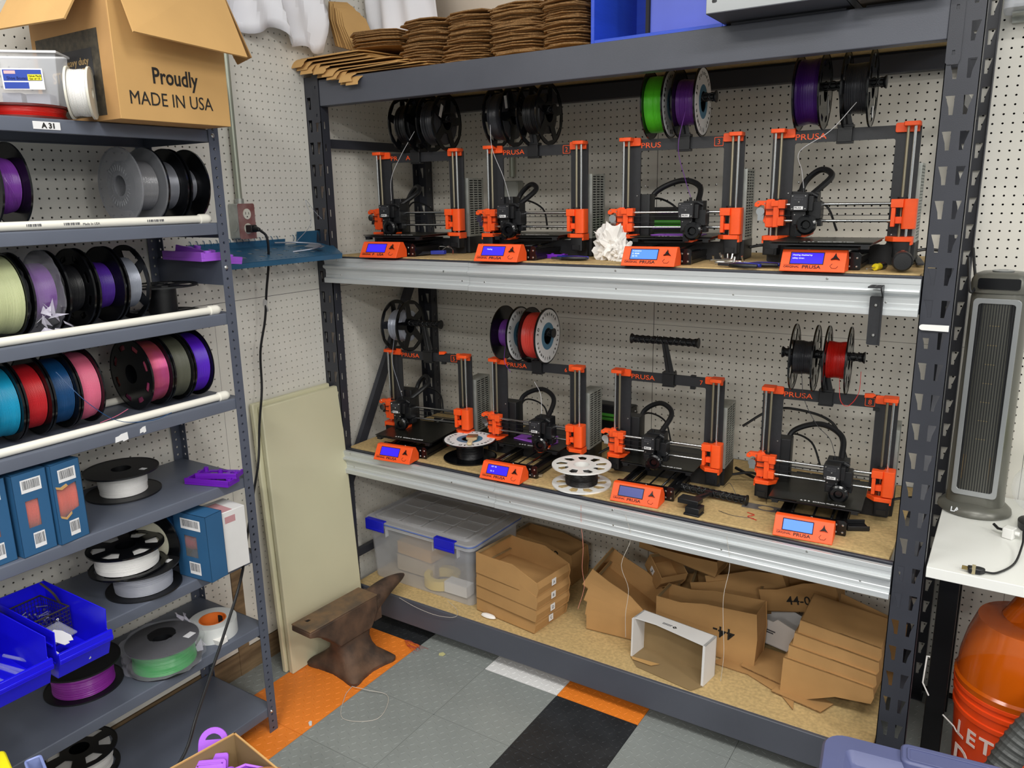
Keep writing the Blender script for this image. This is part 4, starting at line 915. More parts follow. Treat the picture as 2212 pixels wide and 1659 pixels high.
text('Shoe Boxes', .009, l, (.040, -.0013, .058), (pi/2, 0, 0), mat('label_navy', '14246A', .5)); text('Value Pack!', .0062, l, (.0865, -.0016, .0635), (pi/2, 0, 0), INK); text('Set of 10', .0062, l, (.0885, -.0016, .0575), (pi/2, 0, 0), INK)
spool((.362, -1.676, z1+.0595), (0, 0, radians(50)), 'small white spool of white filament between the tub and the carton', FWH, 'plain', w=.045, fill=.053, R=.058, hub_r=.012, fm=mat('ivory_plastic', 'D9D6C8', .4), seed=51)
o = MB().lathe([(.03, 0), (.05, 0), (.055, .07), (.062, .085), (.062, .09)], 28).build('white_cup', WHITE, None, (.30, -1.925, z1+.001)); tag(o, 'white plastic cup at the left photo edge of the top shelf', 'cup')

# ------------------------------------------------------------------ on the left wall
e = empty('outlet_box', (0, -.985, 1.635), 0, 'grey metal outlet box with two sockets on the left wall', 'outlet')
MB().prism(rrect(-.034, .034, -.058, .058, .006, 3), .001, .048, plane='yz').build('box', GALV, e, bev=.002)
MB().prism(rrect(-.034, .034, -.058, .058, .006, 3), .049, .051, plane='yz').build('cover_plate', mat('worn_plate', 'A98C88', .45, .4, col2='8E5D5A', scale=20), e)
for z in (.024, -.024):
    s = MB().prism(circ(0, z, .0155, 20, .0175), .051, .0535, plane='yz').build('socket', mat('ivory', 'D6D4C8', .5), e)
    MB().bx(.0535, .0538, -.0075, -.0055, z-.002, z+.007).bx(.0535, .0538, .0055, .0075, z-.002, z+.006).bx(.0535, .0538, -.002, .002, z-.011, z-.007).build('slot', INK, s)
MB().cyl((.024, -.0345, -.015), (.024, -.0355, -.015), .020, n=24).build('knockout', GALV, e)
MB().cyl((.02, .0, .058), (.02, 0, .074), .0145, n=16).build('conduit_fitting', GALV, e)
o = MB().cyl((.02, 0, .074), (.02, 0, .75), .0108, n=16).build('conduit', mat('conduit_green', 'A9AE9F', .4, .5), e)
e = empty('mains_cable', (.055, -.985, 1.611), 0, 'black power cord plugged in the left outlet and hanging in front of the plastic sheets', 'cord')
MB().bx(-.001, .028, -.012, .012, -.012, .012).cyl((.028, 0, 0), (.050, .004, -.004), .011, .006, n=12).build('plug', BLACKP, e, bev=.002)
pts = [(.105, -.981, 1.606), (.13, -.975, 1.58), (.115, -.965, 1.50), (.085, -.960, 1.40), (.07, -.965, 1.30), (.055, -.985, 1.19), (.062, -1.0, 1.06), (.10, -1.055, .95), (.12, -1.09, .83), (.17, -1.165, .74), (.27, -1.28, .66), (.385, -1.405, .597), (.42, -1.50, .49), (.44, -1.575, .40), (.46, -1.65, .31), (.50, -1.72, .26), (.50, -1.80, .2), (.47, -1.9, .1)]
MB().tube([(a-.055, b+.985, c-1.611) for a, b, c in bez(pts, 90)], .0042, 8).build('cable', BLACKP, e)
t = MB().add([(0, 0, 0), (.012, .002, .006), (.022, -.004, .020), (.006, -.002, .024), (-.010, .006, .022), (-.014, .004, .002), (-.004, .01, -.024), (.012, .008, -.018)], [(0, 1, 2, 3), (0, 3, 4, 5), (0, 5, 6, 7), (0, 7, 1)]).build('tape_flag', WCARD, e, (.018, .02, -.262), fix=False)
# blue perforated tool tray
e = empty('tool_tray', (0, 0, 0), 0, 'blue perforated metal tool tray hooked on the left wall next to the outlet', 'tray')
hs = []
for i in range(5):
    for j in range(3): hs.append(circ(.045+.045*j, -1.10+.075*i+(.01*j), .010, 12, .012))
for i in range(3): hs.append([(.03, -.80+.0*i), (.045, -.80), (.045, -.72), (.03, -.72)] if i == 0 else circ(.03+.05*i, -.745, .008, 10, .016))
for i in range(20): hs.append(circ(.178, -1.13+.021*i, .0032, 6, .005))
mb = MB(); mb.prism([(.003, -1.19), (.200, -1.19), (.200, -.700), (.003, -.575)], 0, .0018, holes=hs)
Tt = Matrix.Translation((0, 0, 1.545)) @ Matrix.Rotation(radians(10), 4, 'Y')
mb.v = [tuple(Tt @ Vector(q)) for q in mb.v]; mb.build('tray_plate', TRAYB, e)
p = Tt @ Vector((.2, 0, 0))
MB().bx(.198, .2, -1.19, -.700, -.016, .002).build('front_lip', TRAYB, e).matrix_local = Tt
MB().bx(.002, .004, -1.19, -.79, 0, .022).bx(.002, .004, -.735, -.60, 0, .045).build('back_lip', TRAYB, e).matrix_local = Tt
for k in range(16):
    y = -1.18+.0254*k+(.05 if k > 14 else 0)
    MB().tube([(.004, y, 1.556), (.010, y, 1.566), (.006, y, 1.576), (-.002, y, 1.578)], .0013, 5).build('hook', TRAYB, e)
o = MB().tube(bez([(.12, -.86, 1.527), (.16, -.80, 1.535), (.13, -.74, 1.545), (.06, -.78, 1.553), (.03, -.86, 1.556)], 24), .003, 6).add([(.09, -.745, 1.55), (.15, -.735, 1.54), (.165, -.77, 1.535), (.10, -.79, 1.54)], [(0, 1, 2, 3)]).build('wire_bail', mat('dull_steel', '8D93A0', .4, .6)); tag(o, 'bent grey wire holder lying on the blue tool tray', 'holder')
strand([(.10, -.82, 1.56), (.05, -.70, 1.62), (.03, -.70, 1.70), (.03, -.66, 1.66), (.04, -.635, 1.63)], .0009, FSIL, 'thin filament piece sticking up from the blue tray')
# cream polyethylene sheets leaning on the wall
def lean(y0, y1, yb0, yb1, xb, xt, h, t, label):
    o = MB().add([(0, yb0, 0), (t, yb0, 0), (t, yb1, 0), (0, yb1, 0), (xt-xb, y0, h), (xt-xb+t, y0, h), (xt-xb+t, y1, h), (xt-xb, y1, h)], [(0, 3, 2, 1), (4, 5, 6, 7), (0, 1, 5, 4), (1, 2, 6, 5), (2, 3, 7, 6), (3, 0, 4, 7)]).build('plastic_sheet', CREAM, None, (xb, 0, .001), bev=.004)
    return tag(o, label, 'sheet', 'cream plastic sheets leaning on the left wall')
lean(-1.005, -.625, -1.060, -.672, .138, .034, .992, .022, 'thick cream plastic sheet leaning on the left wall, foremost, next to the anvil')
lean(-1.022, -.650, -1.068, -.69, .112, .012, 1.004, .018, 'cream plastic sheet leaning behind the foremost one')
# ------------------------------------------------------------------ anvil
e = empty('anvil', (.288, -.888, 0), radians(-3), 'rusty iron anvil standing on the orange floor tiles', 'anvil')
def ring(z, hx, hy, n=40, p=2.6, cy=0, waist=0, feet=0):
    out = []
    for k in range(n):
        a = 2*pi*k/n; c, s = cos(a), sin(a); x = abs(c)**(2/p)*hx*(1 if c > 0 else -1); y = abs(s)**(2/p)*hy*(1 if s > 0 else -1)
        f = 1
        if feet: f = 1-feet*(1-abs(sin(2*a)))
        out.append((x*f, cy+y*f, z))
    return out
rings = [ring(0, .140, .118, feet=.20, p=6), ring(.014, .142, .120, feet=.20, p=6), ring(.024, .132, .112, feet=.22, p=5), ring(.045, .098, .090, feet=.16), ring(.070, .068, .080, feet=.08), ring(.095, .052, .078), ring(.120, .046, .084, cy=.004), ring(.145, .044, .090, cy=.006, p=3.5), ring(.165, .044, .095, cy=.006, p=5)]
mb = MB(); vs = [q for r in rings for q in r]; n = 40
fs = [(i*n+k, i*n+(k+1) % n, (i+1)*n+(k+1) % n, (i+1)*n+k) for i in range(len(rings)-1) for k in range(n)]+[tuple(range(n-1, -1, -1)), tuple(range((len(rings)-1)*n, len(rings)*n))]
mb.add(vs, fs); mb.build('body', RUST, e, smooth=50)
MB().prism([(.104, .2445), (-.218, .2445), (-.2195, .224), (-.185, .212), (-.150, .190), (-.115, .158), (-.090, .125), (.068, .125), (.088, .155), (.104, .185)], -.050, .050, plane='yz').build('upper_block', RUST, e, bev=.005)
MB().prism([(-.050, -.218), (.050, -.218), (.050, .104), (-.050, .104)], .2445, .250, holes=[rrect(-.030, -.012, -.178, -.160, .004, 2)]).build('face', RUSTT, e, bev=.0015)
MB().bx(-.030, -.012, -.178, -.160, .2446, .2450).build('hardy_hole', INK, e)
h = MB(); P_ = []
for k in range(16):
    t = k/15; r = .045*(1-t)**.7+.006; P_.append((Vector((0, .085+.215*t, .190+.044*t+.014*sin(pi*t))), r))
m = 20; vs = []
for c, r in P_:
    for j in range(m):
        a = 2*pi*j/m; vs.append((c.x+r*cos(a)*1.0, c.y, c.z+r*sin(a)*(.95 if sin(a) > 0 else 1.15)))
h.add(vs, [(i*m+j, i*m+(j+1) % m, (i+1)*m+(j+1) % m, (i+1)*m+j) for i in range(15) for j in range(m)]+[tuple(range(15*m, 16*m))]); h.bx(-.042, .042, .09, .128, .14, .236)
h.build('horn', RUST, e, smooth=50)
# ------------------------------------------------------------------ bottom deck of the rack
ZB = .158
e = empty('storage_tote', (.085, -.565, ZB), radians(-1), 'clear storage tote with blue latches on the bottom deck', 'tote')
mb = MB(); w, d, h = .545, .365, .245
def ringr(x0, x1, y0, y1, r, z): return [(a, b, z) for a, b in rrect(x0, x1, y0, y1, r, 5)]
rs = [ringr(.022, w-.022, .028, d-.028, .02, 0), ringr(.018, w-.018, .024, d-.024, .025, .006), ringr(.006, w-.010, .012, d-.012, .03, h)]
n = len(rs[0]); vs = [q for r in rs for q in r]; mb.add(vs, [(i*n+k, i*n+(k+1) % n, (i+1)*n+(k+1) % n, (i+1)*n+k) for i in range(2) for k in range(n)]+[tuple(range(n-1, -1, -1))])
mb.build('tub', FROST, e, smooth=40)
MB().prism(rrect(-.004, w+.004, 0, d+.002, .03, 5), h-.004, h+.008, holes=[rrect(.008, w-.008, .014, d-.014, .02, 5)]).build('tub_rim', FROST, e)
MB().tube([(a, b, h+.012) for a, b in rrect(-.003, w+.003, .001, d+.001, .03, 6)], .0035, 6, closed=True).build('lid_gasket', mat('gasket_blue', '6077B8', .4), e)
hs = []
l = MB().prism(rrect(-.006, w+.006, -.002, d+.004, .032, 6), h+.015, h+.021).build('lid', FROSTL, e, bev=.001)
mb = MB()
for i in range(4):
    for j in range(4): mb.prism(rrect(.05+.112*i, .152+.112*i, .045+.072*j, .108+.072*j, .01, 2), h+.021, h+.026)
mb.build('lid_tiles', FROSTL, l, bev=.001); MB().prism(rrect(.03, w-.03, .025, d-.025, .02, 4), h+.021, h+.028, holes=[rrect(.040, w-.040, .035, d-.035, .015, 4)]).build('lid_ridge', FROSTL, l)
for x in (.015, .375):
    MB().bx(x, x+.098, -.010, -.005, h-.022, h+.022).bx(x, x+.098, -.010, .012, h+.020, h+.025).bx(x+.004, x+.094, -.013, -.010, h-.020, h-.010).build('latch', BLUEP, e, bev=.002)
    MB().bx(x+.02, x+.09, d+.006, d+.010, h-.012, h+.022).bx(x+.02, x+.09, d-.005, d+.010, h+.020, h+.025).build('latch', BLUEP, e, bev=.002)
for x in (.115, .36, .48): MB().bx(x, x+.003, -.002, .014, h-.04, h-.004).build('rim_rib', FROST, e)
o = MB().bx(0, .19, 0, .12, 0, .055).cyl((.085, -.0006, .028), (.085, .0, .028), .012, n=20).build('kraft_box', CARDL, None, (.165, -.46, ZB+.085), (0, 0, radians(-4)), bev=.001); tag(o, 'small brown box seen through the clear tote wall', 'box')
o = MB().bx(0, .2, 0, .14, 0, .07).build('paper_stack', mat('dull_paper', 'B5A58E', .8), None, (.16, -.46, ZB+.008)); tag(o, 'stack of papers at the bottom of the clear tote', 'papers')
o = MB().lathe([(.05, 0), (.075, 0), (.075, .04), (.05, .04)], 28, closed=True).build('yellow_roll', mat('dull_yellow', 'D8C06A', .6), None, (.40, -.46, ZB+.008)); tag(o, 'pale yellow roll blurred behind the clear tote front', 'roll')
o = MB().bx(0, .11, 0, .05, 0, .045).build('white_block', WCARD, None, (.455, -.52, ZB+.01)); tag(o, 'white block low in the front right corner of the clear tote', 'block')
o = MB().cyl((0, 0, 0), (.1, .05, .0), .035, n=20).build('grey_bottle', mat('dull_blue', '6C6F80', .6), None, (.40, -.36, ZB+.09)); tag(o, 'dark bluish item blurred inside the clear tote', 'bottle')

def cbin(loc, rz, ry, label, L=.285, D=.2, hb=.085, hm=.092, hf=.055, mt=0.6, m=None, letter=None, rx=0, group='brown cardboard shelf bins', front=True, words=None, inv=False, mside=None, rot=None):
    m = m or CARD; t = .003
    e = empty('cardboard_bin', loc, 0, label, 'box', group, rot=rot or (rx, ry, rz))
    pr = [(0, 0), (L, 0), (L+.006, hf*.55), (L, hf), (L*mt, hm), (L*.25, hb*1.0), (0, hb)]
    for y in (0, D-t): MB().prism(pr, y, y+t, plane='xz').build('side_panel', mside or m, e)
    MB().bx(0, L, 0, D, 0, t).build('base', m, e); MB().bx(0, t, t, D-t, 0, hb).build('back_panel', m, e)
    f = MB().add([(L-t, t, 0), (L-t, D-t, 0), (L+.004, D-t, hf*.55), (L+.004, t, hf*.55), (L-t, D-t, hf), (L-t, t, hf), (L-2*t, t, t), (L-2*t, D-t, t), (L-t, D-t, hf), (L-t, t, hf)], [(0, 1, 2, 3), (3, 2, 4, 5), (6, 9, 8, 7)]).build('front_panel', m, e, smooth=0)
    MB().bx(t, .012, t, D-t, hb-.003, hb).build('back_fold', CARDI, e)
    if letter:
        s = MB().bx(L+.0040, L+.0044, D*.42, D*.42+.026, hf*.22, hf*.22+.026).build('letter_sticker', LABEL, e); text(letter, .016, s, (L+.0048, D*.42+.008, hf*.22+.007), (pi/2, 0, pi/2), INKG)
    if words:
        wd, sz, x, z, r = words; text(wd, sz, e, (x, -.0005, z), (pi/2, r, 0), INK, bold=.0005)
    return e
rz = radians(-7)
for k, (dx, a, lt) in enumerate(((0, 0, 'C'), (.004, -1.0, 'D'), (.012, -.6, 'B'), (.016, .4, 'A'))):
    cbin((.640+dx*.6, -.558-.004*k, ZB+.0545*k+.0008), rz+radians(a), radians(.6*k), ['brown cardboard bin with a letter C sticker, lowest of the left stack', 'brown cardboard bin with a letter D sticker, second from the bottom of the left stack', 'brown cardboard bin with a letter B sticker, second from the top of the left stack', 'brown cardboard bin with a letter A sticker, open on top of the left stack'][k], letter=lt, L=.278+.01*(k > 0))
cbin((.56, -.185, ZB+.001), radians(-4), 0, 'brown cardboard bin printed 44-002 standing behind the lettered stack, near the clear tote', L=.30, D=.13, hb=.155, hm=.155, hf=.13, words=('44-002', .048, .105, .10, 0))
for k, (a, lb) in enumerate(((0, 'brown cardboard bin at the bottom of the fanned second stack'), (9, 'second cardboard bin up in the fanned stack'), (19, 'third cardboard bin up in the fanned stack, tilted to the right'), (30, 'open cardboard bin on top of the fanned stack, steeply tilted'))):
    cbin((1.062-.006*k, -.465+.0*k, ZB+.001+.056*k+.005*(k == 3)), radians(5), radians(a), lb, L=.29, D=.20, hb=.080, hm=.088, hf=.06, mt=.55)
# box standing on its side with upside down print
cbin((1.300, -.392, ZB+.001), radians(-1.5), 0, 'large brown cardboard bin with upside-down 44- print in the middle of the bottom deck', L=.352, D=.11, hb=.165, hm=.185, hf=.198, mt=.5, words=('44-', .058, .283, .118, pi))
for k in range(3):
    cbin((1.33+.055*k, -.235+.016*k, ZB+.001+.034*k), radians(14-3*k), radians(-8-3*k), ['brown nested bin lowest behind the 44- box', 'brown nested bin in the middle behind the 44- box', 'brown nested bin highest behind the 44- box'][k], L=.27, D=.13, hb=.125, hm=.135, hf=.115)
cbin((1.148, -.20, .395), radians(-6), radians(6), 'long brown cardboard bin lying on top near the aluminium trim', L=.31, D=.10, hb=.026, hm=.045, hf=.062, mt=.7)
o = cbin((1.178, -.213, .335), radians(-38), radians(32), 'small brown box with a numbered white sticker leaning between the stacks', L=.105, D=.11, hb=.07, hm=.07, hf=.07)
s = MB().bx(.035, .06, -.0008, 0, .022, .047).build('letter_sticker', LABEL, o); text('3', .018, s, (.044, -.0012, .027), (pi/2, 0, 0), INK)
# white bin open towards the camera
e = empty('white_box', (1.272, -.545, ZB+.001), radians(-7), 'white open cardboard box on its side at the front edge of the bottom deck', 'box', rot=(radians(-2), 0, radians(-7.5)))
L, H, D = .272, .142, .082
MB().bx(0, L, D-.003, D, 0, H).build('back_panel', CARDI, e)
MB().add([(0, .012, H), (L, 0, H), (L, D, H), (0, D, H), (0, .012, H-.003), (L, 0, H-.003), (L, D, H-.003), (0, D, H-.003), (L*.3, .020, H), (L*.3, .02, H-.003)], [(0, 8, 1, 2, 3), (7, 6, 5, 9, 4), (0, 4, 9, 8), (8, 9, 5, 1), (1, 5, 6, 2), (2, 6, 7, 3), (3, 7, 4, 0)]).build('top_panel', WCARD, e)
MB().bx(L-.008, L, -.002, D, 0, H).build('side_panel', WCARD, e); MB().bx(0, .006, .002, D, 0, H).build('side_panel', WCARD, e)
MB().add([(0, 0, .002), (L, -.002, .002), (L, D, .002), (0, D, .002), (.05, -.040, .0), (L-.02, -.046, .0)], [(0, 1, 2, 3), (0, 4, 5, 1)]).build('bottom_flap', CARDI, e)
MB().add([(.004, -.002, .0045), (.105, .018, .0045), (.088, -.012, .006), (.02, -.018, .006)], [(0, 3, 2, 1)]).build('inner_flap', CARDL, e)
MB().prism([(.028, 0), (.036, .008), (.044, 0), (.036, -.008)], 0, .0006, holes=[[(.033, 0), (.036, .003), (.039, 0), (.036, -.003)]]).build('diamond_logo', INK, e, (.105, .040, H))
MB().bx(.095, .130, .044, .047, H, H+.0005).bx(.095, .128, .038, .041, H, H+.0005).build('logo_print', INKG, e)
e = cbin((1.602, -.262, ZB+.03), radians(-6), radians(5), 'white cardboard bin with a small diamond logo behind the right stack', L=.262, D=.10, hb=.09, hm=.105, hf=.060, mt=.3, m=WCARD)
MB().prism([(0, 0), (.009, .009), (.018, 0), (.009, -.009)], -.0006, 0, plane='xz', holes=[[(.005, 0), (.009, .004), (.013, 0), (.009, -.004)]]).build('diamond_logo', INK, e, (.012, 0, .05)); MB().bx(.035, .078, -.0006, 0, .052, .057).bx(.035, .072, -.0006, 0, .044, .049).build('logo_print', INKG, e)
cbin((1.622, -.205, ZB+.108), radians(3), radians(-13), 'brown cardboard bin printed 44-002 lying on the white bin at the right', L=.255, D=.13, hb=.082, hm=.105, hf=.105, words=('44-002', .044, .088, .028, 0))
# right stack turned upside down
for k in range(4):
    a = cbin((1.775+.008*k, -.485+.006*k, ZB+.128+.044*k), radians(-4+k), 0, ['brown cardboard bin lowest in the upside-down right stack', 'second brown cardboard bin up in the upside-down right stack', 'third brown cardboard bin up in the upside-down right stack', 'topmost brown cardboard bin of the upside-down right stack'][k], L=.262-.01*k, D=.19, hb=.058+(.068 if k == 0 else 0), hm=.072, hf=.052, mt=.62, rot=(0, 0, 0))
    a.rotation_euler = (Matrix.Rotation(radians(-4+1.5*k), 4, 'Z') @ Matrix.Rotation(radians(2+1.5*k), 4, 'Y') @ Matrix.Rotation(pi, 4, 'X')).to_euler(); a.location.y += .19*0+.19
o = MB().prism([(0, 0), (.21, 0), (.21, .22), (0, .25)], 0, .003, plane='xz').build('cardboard_board', CARD, None, (1.865, -.245, ZB+.001), (radians(-8), 0, radians(-12))); tag(o, 'tall brown cardboard panel standing behind the right stack', 'cardboard')
for k, (pts, z, lb) in enumerate((([(0, 0), (.13, -.005), (.255, -.065), (.30, -.115), (.28, .0), (.10, .14)], .0, 'flat brown cardboard sheet with a curved edge lying on the bottom deck'), ([(.22, -.06), (.375, -.09), (.40, -.03), (.25, .05)], .004, 'small flat cardboard flap lying in front of the right stack'), ([(.10, .02), (.26, -.02), (.24, .16), (.10, .17)], .008, 'flat cardboard sheet half hidden behind the right stack'))):
    o = MB().prism(pts, 0, .003, side_m=1).build('cardboard_sheet', [CARD, CARDE], None, (1.515, -.44, ZB+.001+z)); tag(o, lb, 'cardboard')
o = MB().lathe([(0, 0), (.018, .001), (.03, .006), (.026, .012), (.012, .016), (0, .015)], 12).build('foam_scrap', TISSUE, None, (.71, -.583, ZB+.0005), (0, 0, 0)); o.scale = (1.1, .42, 1); tag(o, 'small pale foam scrap in front of the lettered bins', 'scrap')
strand([(.50, -.56, ZB+.002), (.575, -.60, ZB+.002), (.60, -.645, ZB+.002), (.52, -.652, ZB-.012), (.42, -.652, ZB-.008), (.32, -.640, ZB+.001)], .0008, COPPERW, 'thin pale filament hanging over the front edge of the bottom deck')

# ------------------------------------------------------------------ small things on the upper deck
ZD = .0
e = empty('hex_key_set', (.455, -.52, ZU), radians(20), 'blue holder of hex keys lying open near the leftmost upper printer', 'tool')
MB().prism([(0, 0), (.05, .004), (.055, .02), (.01, .024)], .004, .018).build('holder', TOOLB, e, bev=.002)
for k in range(7): MB().cyl((.008+.004*k, .012, .008+.001*k), (-.05+.002*k, -.03+.006*k, .004+.0015*k), .0016, n=6).build('hex_key', BLACKM, e)
for k in range(2): MB().tube(bez([(.03, .02, .012), (.02+.03*k, .05, .03), (.07, .04, .022), (.085, .0, .004)], 12), .0012, 5).build('wire_loop', STEEL, e)
bracket_part((.885, -.50, ZU+.001), radians(10), PURPLE, 'dark purple printed bracket lying flat between printers 2 and 3', .72)
def plier(loc, rz, label, m=TOOLB):
    e = empty('pliers', loc, rz, label, 'tool')
    for s in (-1, 1): MB().tube([(0, s*.004, .007), (.02, s*.012, .008), (.05, s*.015, .008), (.085, s*.010, .008)], [.0045, .006, .0065, .005], 8).build('handle', m if s > 0 else BLACKP, e)
    MB().prism([(-.035, -.004), (0, -.009), (.012, 0), (0, .009), (-.035, .004)], .004, .011).build('jaw', BLACKM, e, bev=.001)
    return e
plier((1.065, -.53, ZU), radians(165), 'flush cutters with blue and black grips beside the white tissue')
plier((1.010, -.545, ZU), radians(12), 'black pliers with blue grip ends in front of printer 2')
def crumple(loc, s, label, m, seed, name='tissue', sc=(1, 1, 1)):
    bm = bmesh.new(); bmesh.ops.create_icosphere(bm, subdivisions=4, radius=s); rnd = random.Random(seed)
    ds = [(Vector((rnd.gauss(0, 1), rnd.gauss(0, 1), rnd.gauss(0, 1))).normalized(), rnd.uniform(.1, .42)) for _ in range(26)]
    for v in bm.verts:
        n = v.co.normalized(); f = 1
        for d, w in ds: f += w*max(0, 1-abs(n.dot(d)-.55)*9)*.9-w*max(0, 1-abs(n.dot(d)-.3)*10)*.7
        v.co = n*s*max(.35, f); v.co.z = max(v.co.z, -s*.72)
    me = bpy.data.meshes.new(name); bm.to_mesh(me); bm.free(); me.materials.append(m)
    me.polygons.foreach_set('use_smooth', [True]*len(me.polygons)); me.set_sharp_from_angle(angle=radians(32))
    o = link(name, me, None, (loc[0], loc[1], loc[2]+s*.72*sc[2])); o.scale = sc; tag(o, label, 'tissue'); return o
crumple((1.150, -.47, ZU), .037, 'crumpled white tissue standing left of printer 3', TISSUE, 3, sc=(1.15, .8, 1.5))
crumple((1.195, -.50, ZU), .024, 'smaller crumpled white tissue right beside printer 3', TISSUE, 9, sc=(1, .8, 1.3))
e0 = None
rnd = random.Random(5)
for k in range(7):
    a = rnd.uniform(-.6, .6); x, y = 1.49+.022*k*.6+rnd.uniform(-.02, .02), -.50+rnd.uniform(-.03, .03)
    o = MB().tube(bez([(-.04, 0, .004), (.0, 0, .004), (.012, 0, .008), (.014, .006, .022)], 10), .003, 6).build('pegboard_hook', STEEL, None, (x, y, ZU+.0005+.004*(k % 3)), (0, 0, a+(0 if k % 2 else pi))); tag(o, 'bright steel pegboard hook in the small heap between printers 3 and 4', 'hook', 'pegboard hooks on the upper deck')
for k, (x, y, a) in enumerate(((1.572, -.60, 150), (1.612, -.565, 158))):
    plier((x, y, ZU), radians(a-180+20), ['blue gripped pliers lying left of the rightmost upper printer', 'second blue gripped pliers nearest the rightmost upper printer'][k])
o = MB().tube(bez([(0, 0, .004), (.05, .004, .004), (.10, -.006, .004), (.11, .006, .004), (.05, .014, .004), (0, .008, .004)], 24), .0018, 6).build('tweezers', BLACKM, None, (1.64, -.56, ZU), (0, 0, .1)); tag(o, 'thin dark metal tweezers lying left of the rightmost control panel', 'tool')
e = empty('screwdriver', (1.925, -.615, ZU), radians(78), 'small yellow and black screwdriver lying in front of the upper deck mallet', 'screwdriver')
MB().cyl((0, 0, .009), (.055, 0, .009), .0018, n=8).build('shaft', STEEL, e)
MB().lathe([(0, .052), (.008, .053), (.0095, .058), (.0085, .066), (.0075, .07), (.009, .085), (.009, .115), (.006, .122), (0, .123)], 16, axis='x', m=0).build('handle', mat('tool_yellow', 'E9D51C', .4), e, (0, 0, .009))
MB().lathe([(.0095, .082), (.0098, .085), (.0098, .112), (.0090, .115)], 16, axis='x').build('grip', BLACKP, e, (0, 0, .009))
e = empty('rubber_mallet', (2.003, -.60, ZU+.0275), radians(97), 'black rubber ended mallet lying at the right end of the upper deck', 'hammer')
MB().lathe([(0, -.004), (.020, -.003), (.0235, 0), (.0240, .006), (.0235, .06), (.020, .075), (.017, .10), (.0165, .24), (0, .245)], 28, axis='x').build('head', BLACKP, e)
MB().cyl((.10, 0, 0), (.36, 0, 0), .0168, .012, n=20).build('handle', mat('dark_handle', '3A3836', .5), e)
MB().bx(.10, .16, -.004, .004, .0155, .0175).build('red_mark', mat('faded_orange', 'C86F56', .6), e)
e = empty('pry_bar', (2.028, -.44, ZU+.006), radians(98), 'dark flat pry bar beside the mallet on the upper deck', 'tool')
MB().prism([(0, -.008), (.02, -.010), (.30, -.006), (.30, .006), (.02, .010), (0, .008)], 0, .006).build('bar', BLACKM, e, bev=.001)
# ------------------------------------------------------------------ small things on the lower deck
flat(.583, -.492, ZL, 'spool with a white printed side and black filament lying flat beside printer 5', FBLK, 'plain', fill=.052, w=.068, fm=BLACKG, labelled='3D Solutech Printer Filament   ', l_style='plain', group=None, seed=60)
sp_ = [o for o in bpy.data.objects if o.name.startswith('filament_spool')][-1]; sp_.rotation_euler = (Matrix.Rotation(radians(35), 4, 'Z') @ Matrix.Rotation(-pi/2, 4, 'Y')).to_euler()
e = empty('paint_brush', (.618, -.535, ZL+.0785), radians(118), 'small paint brush with a wooden handle lying on the white-sided spool', 'brush')
MB().prism([(-.040, -.004), (-.036, -.009), (-.012, -.009), (.0, -.007), (.022, -.017), (.028, -.02), (.028, .02), (.022, .017), (.0, .007), (-.012, .009), (-.036, .009), (-.040, .004)], 0, .009).build('handle', mat('brush_wood', 'DCC69C', .5), e, bev=.002)
MB().bx(.028, .046, -.0205, .0205, 0, .0092).build('ferrule', mat('ferrule', 'B9A77E', .35, .8), e); MB().bx(.046, .072, -.0195, .0195, .001, .008).build('bristles', mat('bristle', '7A5A3C', .9), e)
flat(1.076, -.532, ZL, 'white open reel with a little black filament lying flat between printers 6 and 7', FBLK, 'reel', fill=.056, w=.066, fm=WHITE, group=None, seed=61)
for k in range(3): strand([(1.076+.055*cos(a), -.532+.055*sin(a), ZL+.03+.006*k) for a in [x*.5+k for x in range(9)]], .0009, FBLK, ['loose black filament loop lowest on the white reel', 'loose black filament loop in the middle of the white reel', 'loose black filament loop highest on the white reel'][k])
e = empty('power_plug', (.905, -.555, ZL), radians(20), 'small black mains plug lying between printers 6 and 7', 'plug')
MB().prism(rrect(-.014, .014, -.013, .013, .004, 2), .0, .018).build('plug_body', BLACKP, e, bev=.002)
for s in (-1, 1): MB().bx(.014, .026, s*.006-.001, s*.006+.001, .006, .012).build('prong', STEEL, e)
e = empty('spool_holder', (1.497, -.44, ZL+.018), radians(-3), 'spare black T-shaped spool holder lying on the deck right of printer 7', 'spool holder')
link('holder_tube', _pc['htube'], e, (.0, .0, 0))
MB().tube([(0, 0, 0), (-.010, -.055, .004), (-.018, -.105, .010)], .0085, 8).bx(-.016, .008, -.02, .0, -.006, .010).build('holder_arm', BLACKP, e)
MB().bx(-.055, .012, -.142, -.100, .004, .020).bx(-.020, .025, -.165, -.120, -.014, .006).bx(-.022, .028, -.172, -.128, -.018, -.012).build('clamp', BLACKP, e, bev=.002)
e = MB().prism([(0, 0), (.115, 0), (.115, .042), (0, .042)], 0, .001, holes=[circ(.070, .021, .024, 24, .0165)]).build('scraper_plate', mat('grey_sheet', '8A8583', .35, .5), None, (1.60, -.462, ZL+.0006), (0, 0, radians(2))); tag(e, 'thin grey plate with an oval hole beside the lying spool holder', 'plate')
e = empty('black_cover', (1.915, -.492, ZL+.001), radians(28), 'small black plastic cover tray lying right of the printer 8 control panel', 'cover')
MB().bx(0, .062, 0, .045, 0, .006).bx(0, .062, 0, .004, .006, .014).bx(0, .004, 0, .045, .006, .016).bx(.0, .062, .041, .045, .006, .018).build('cover', BLACKP, e, bev=.001)
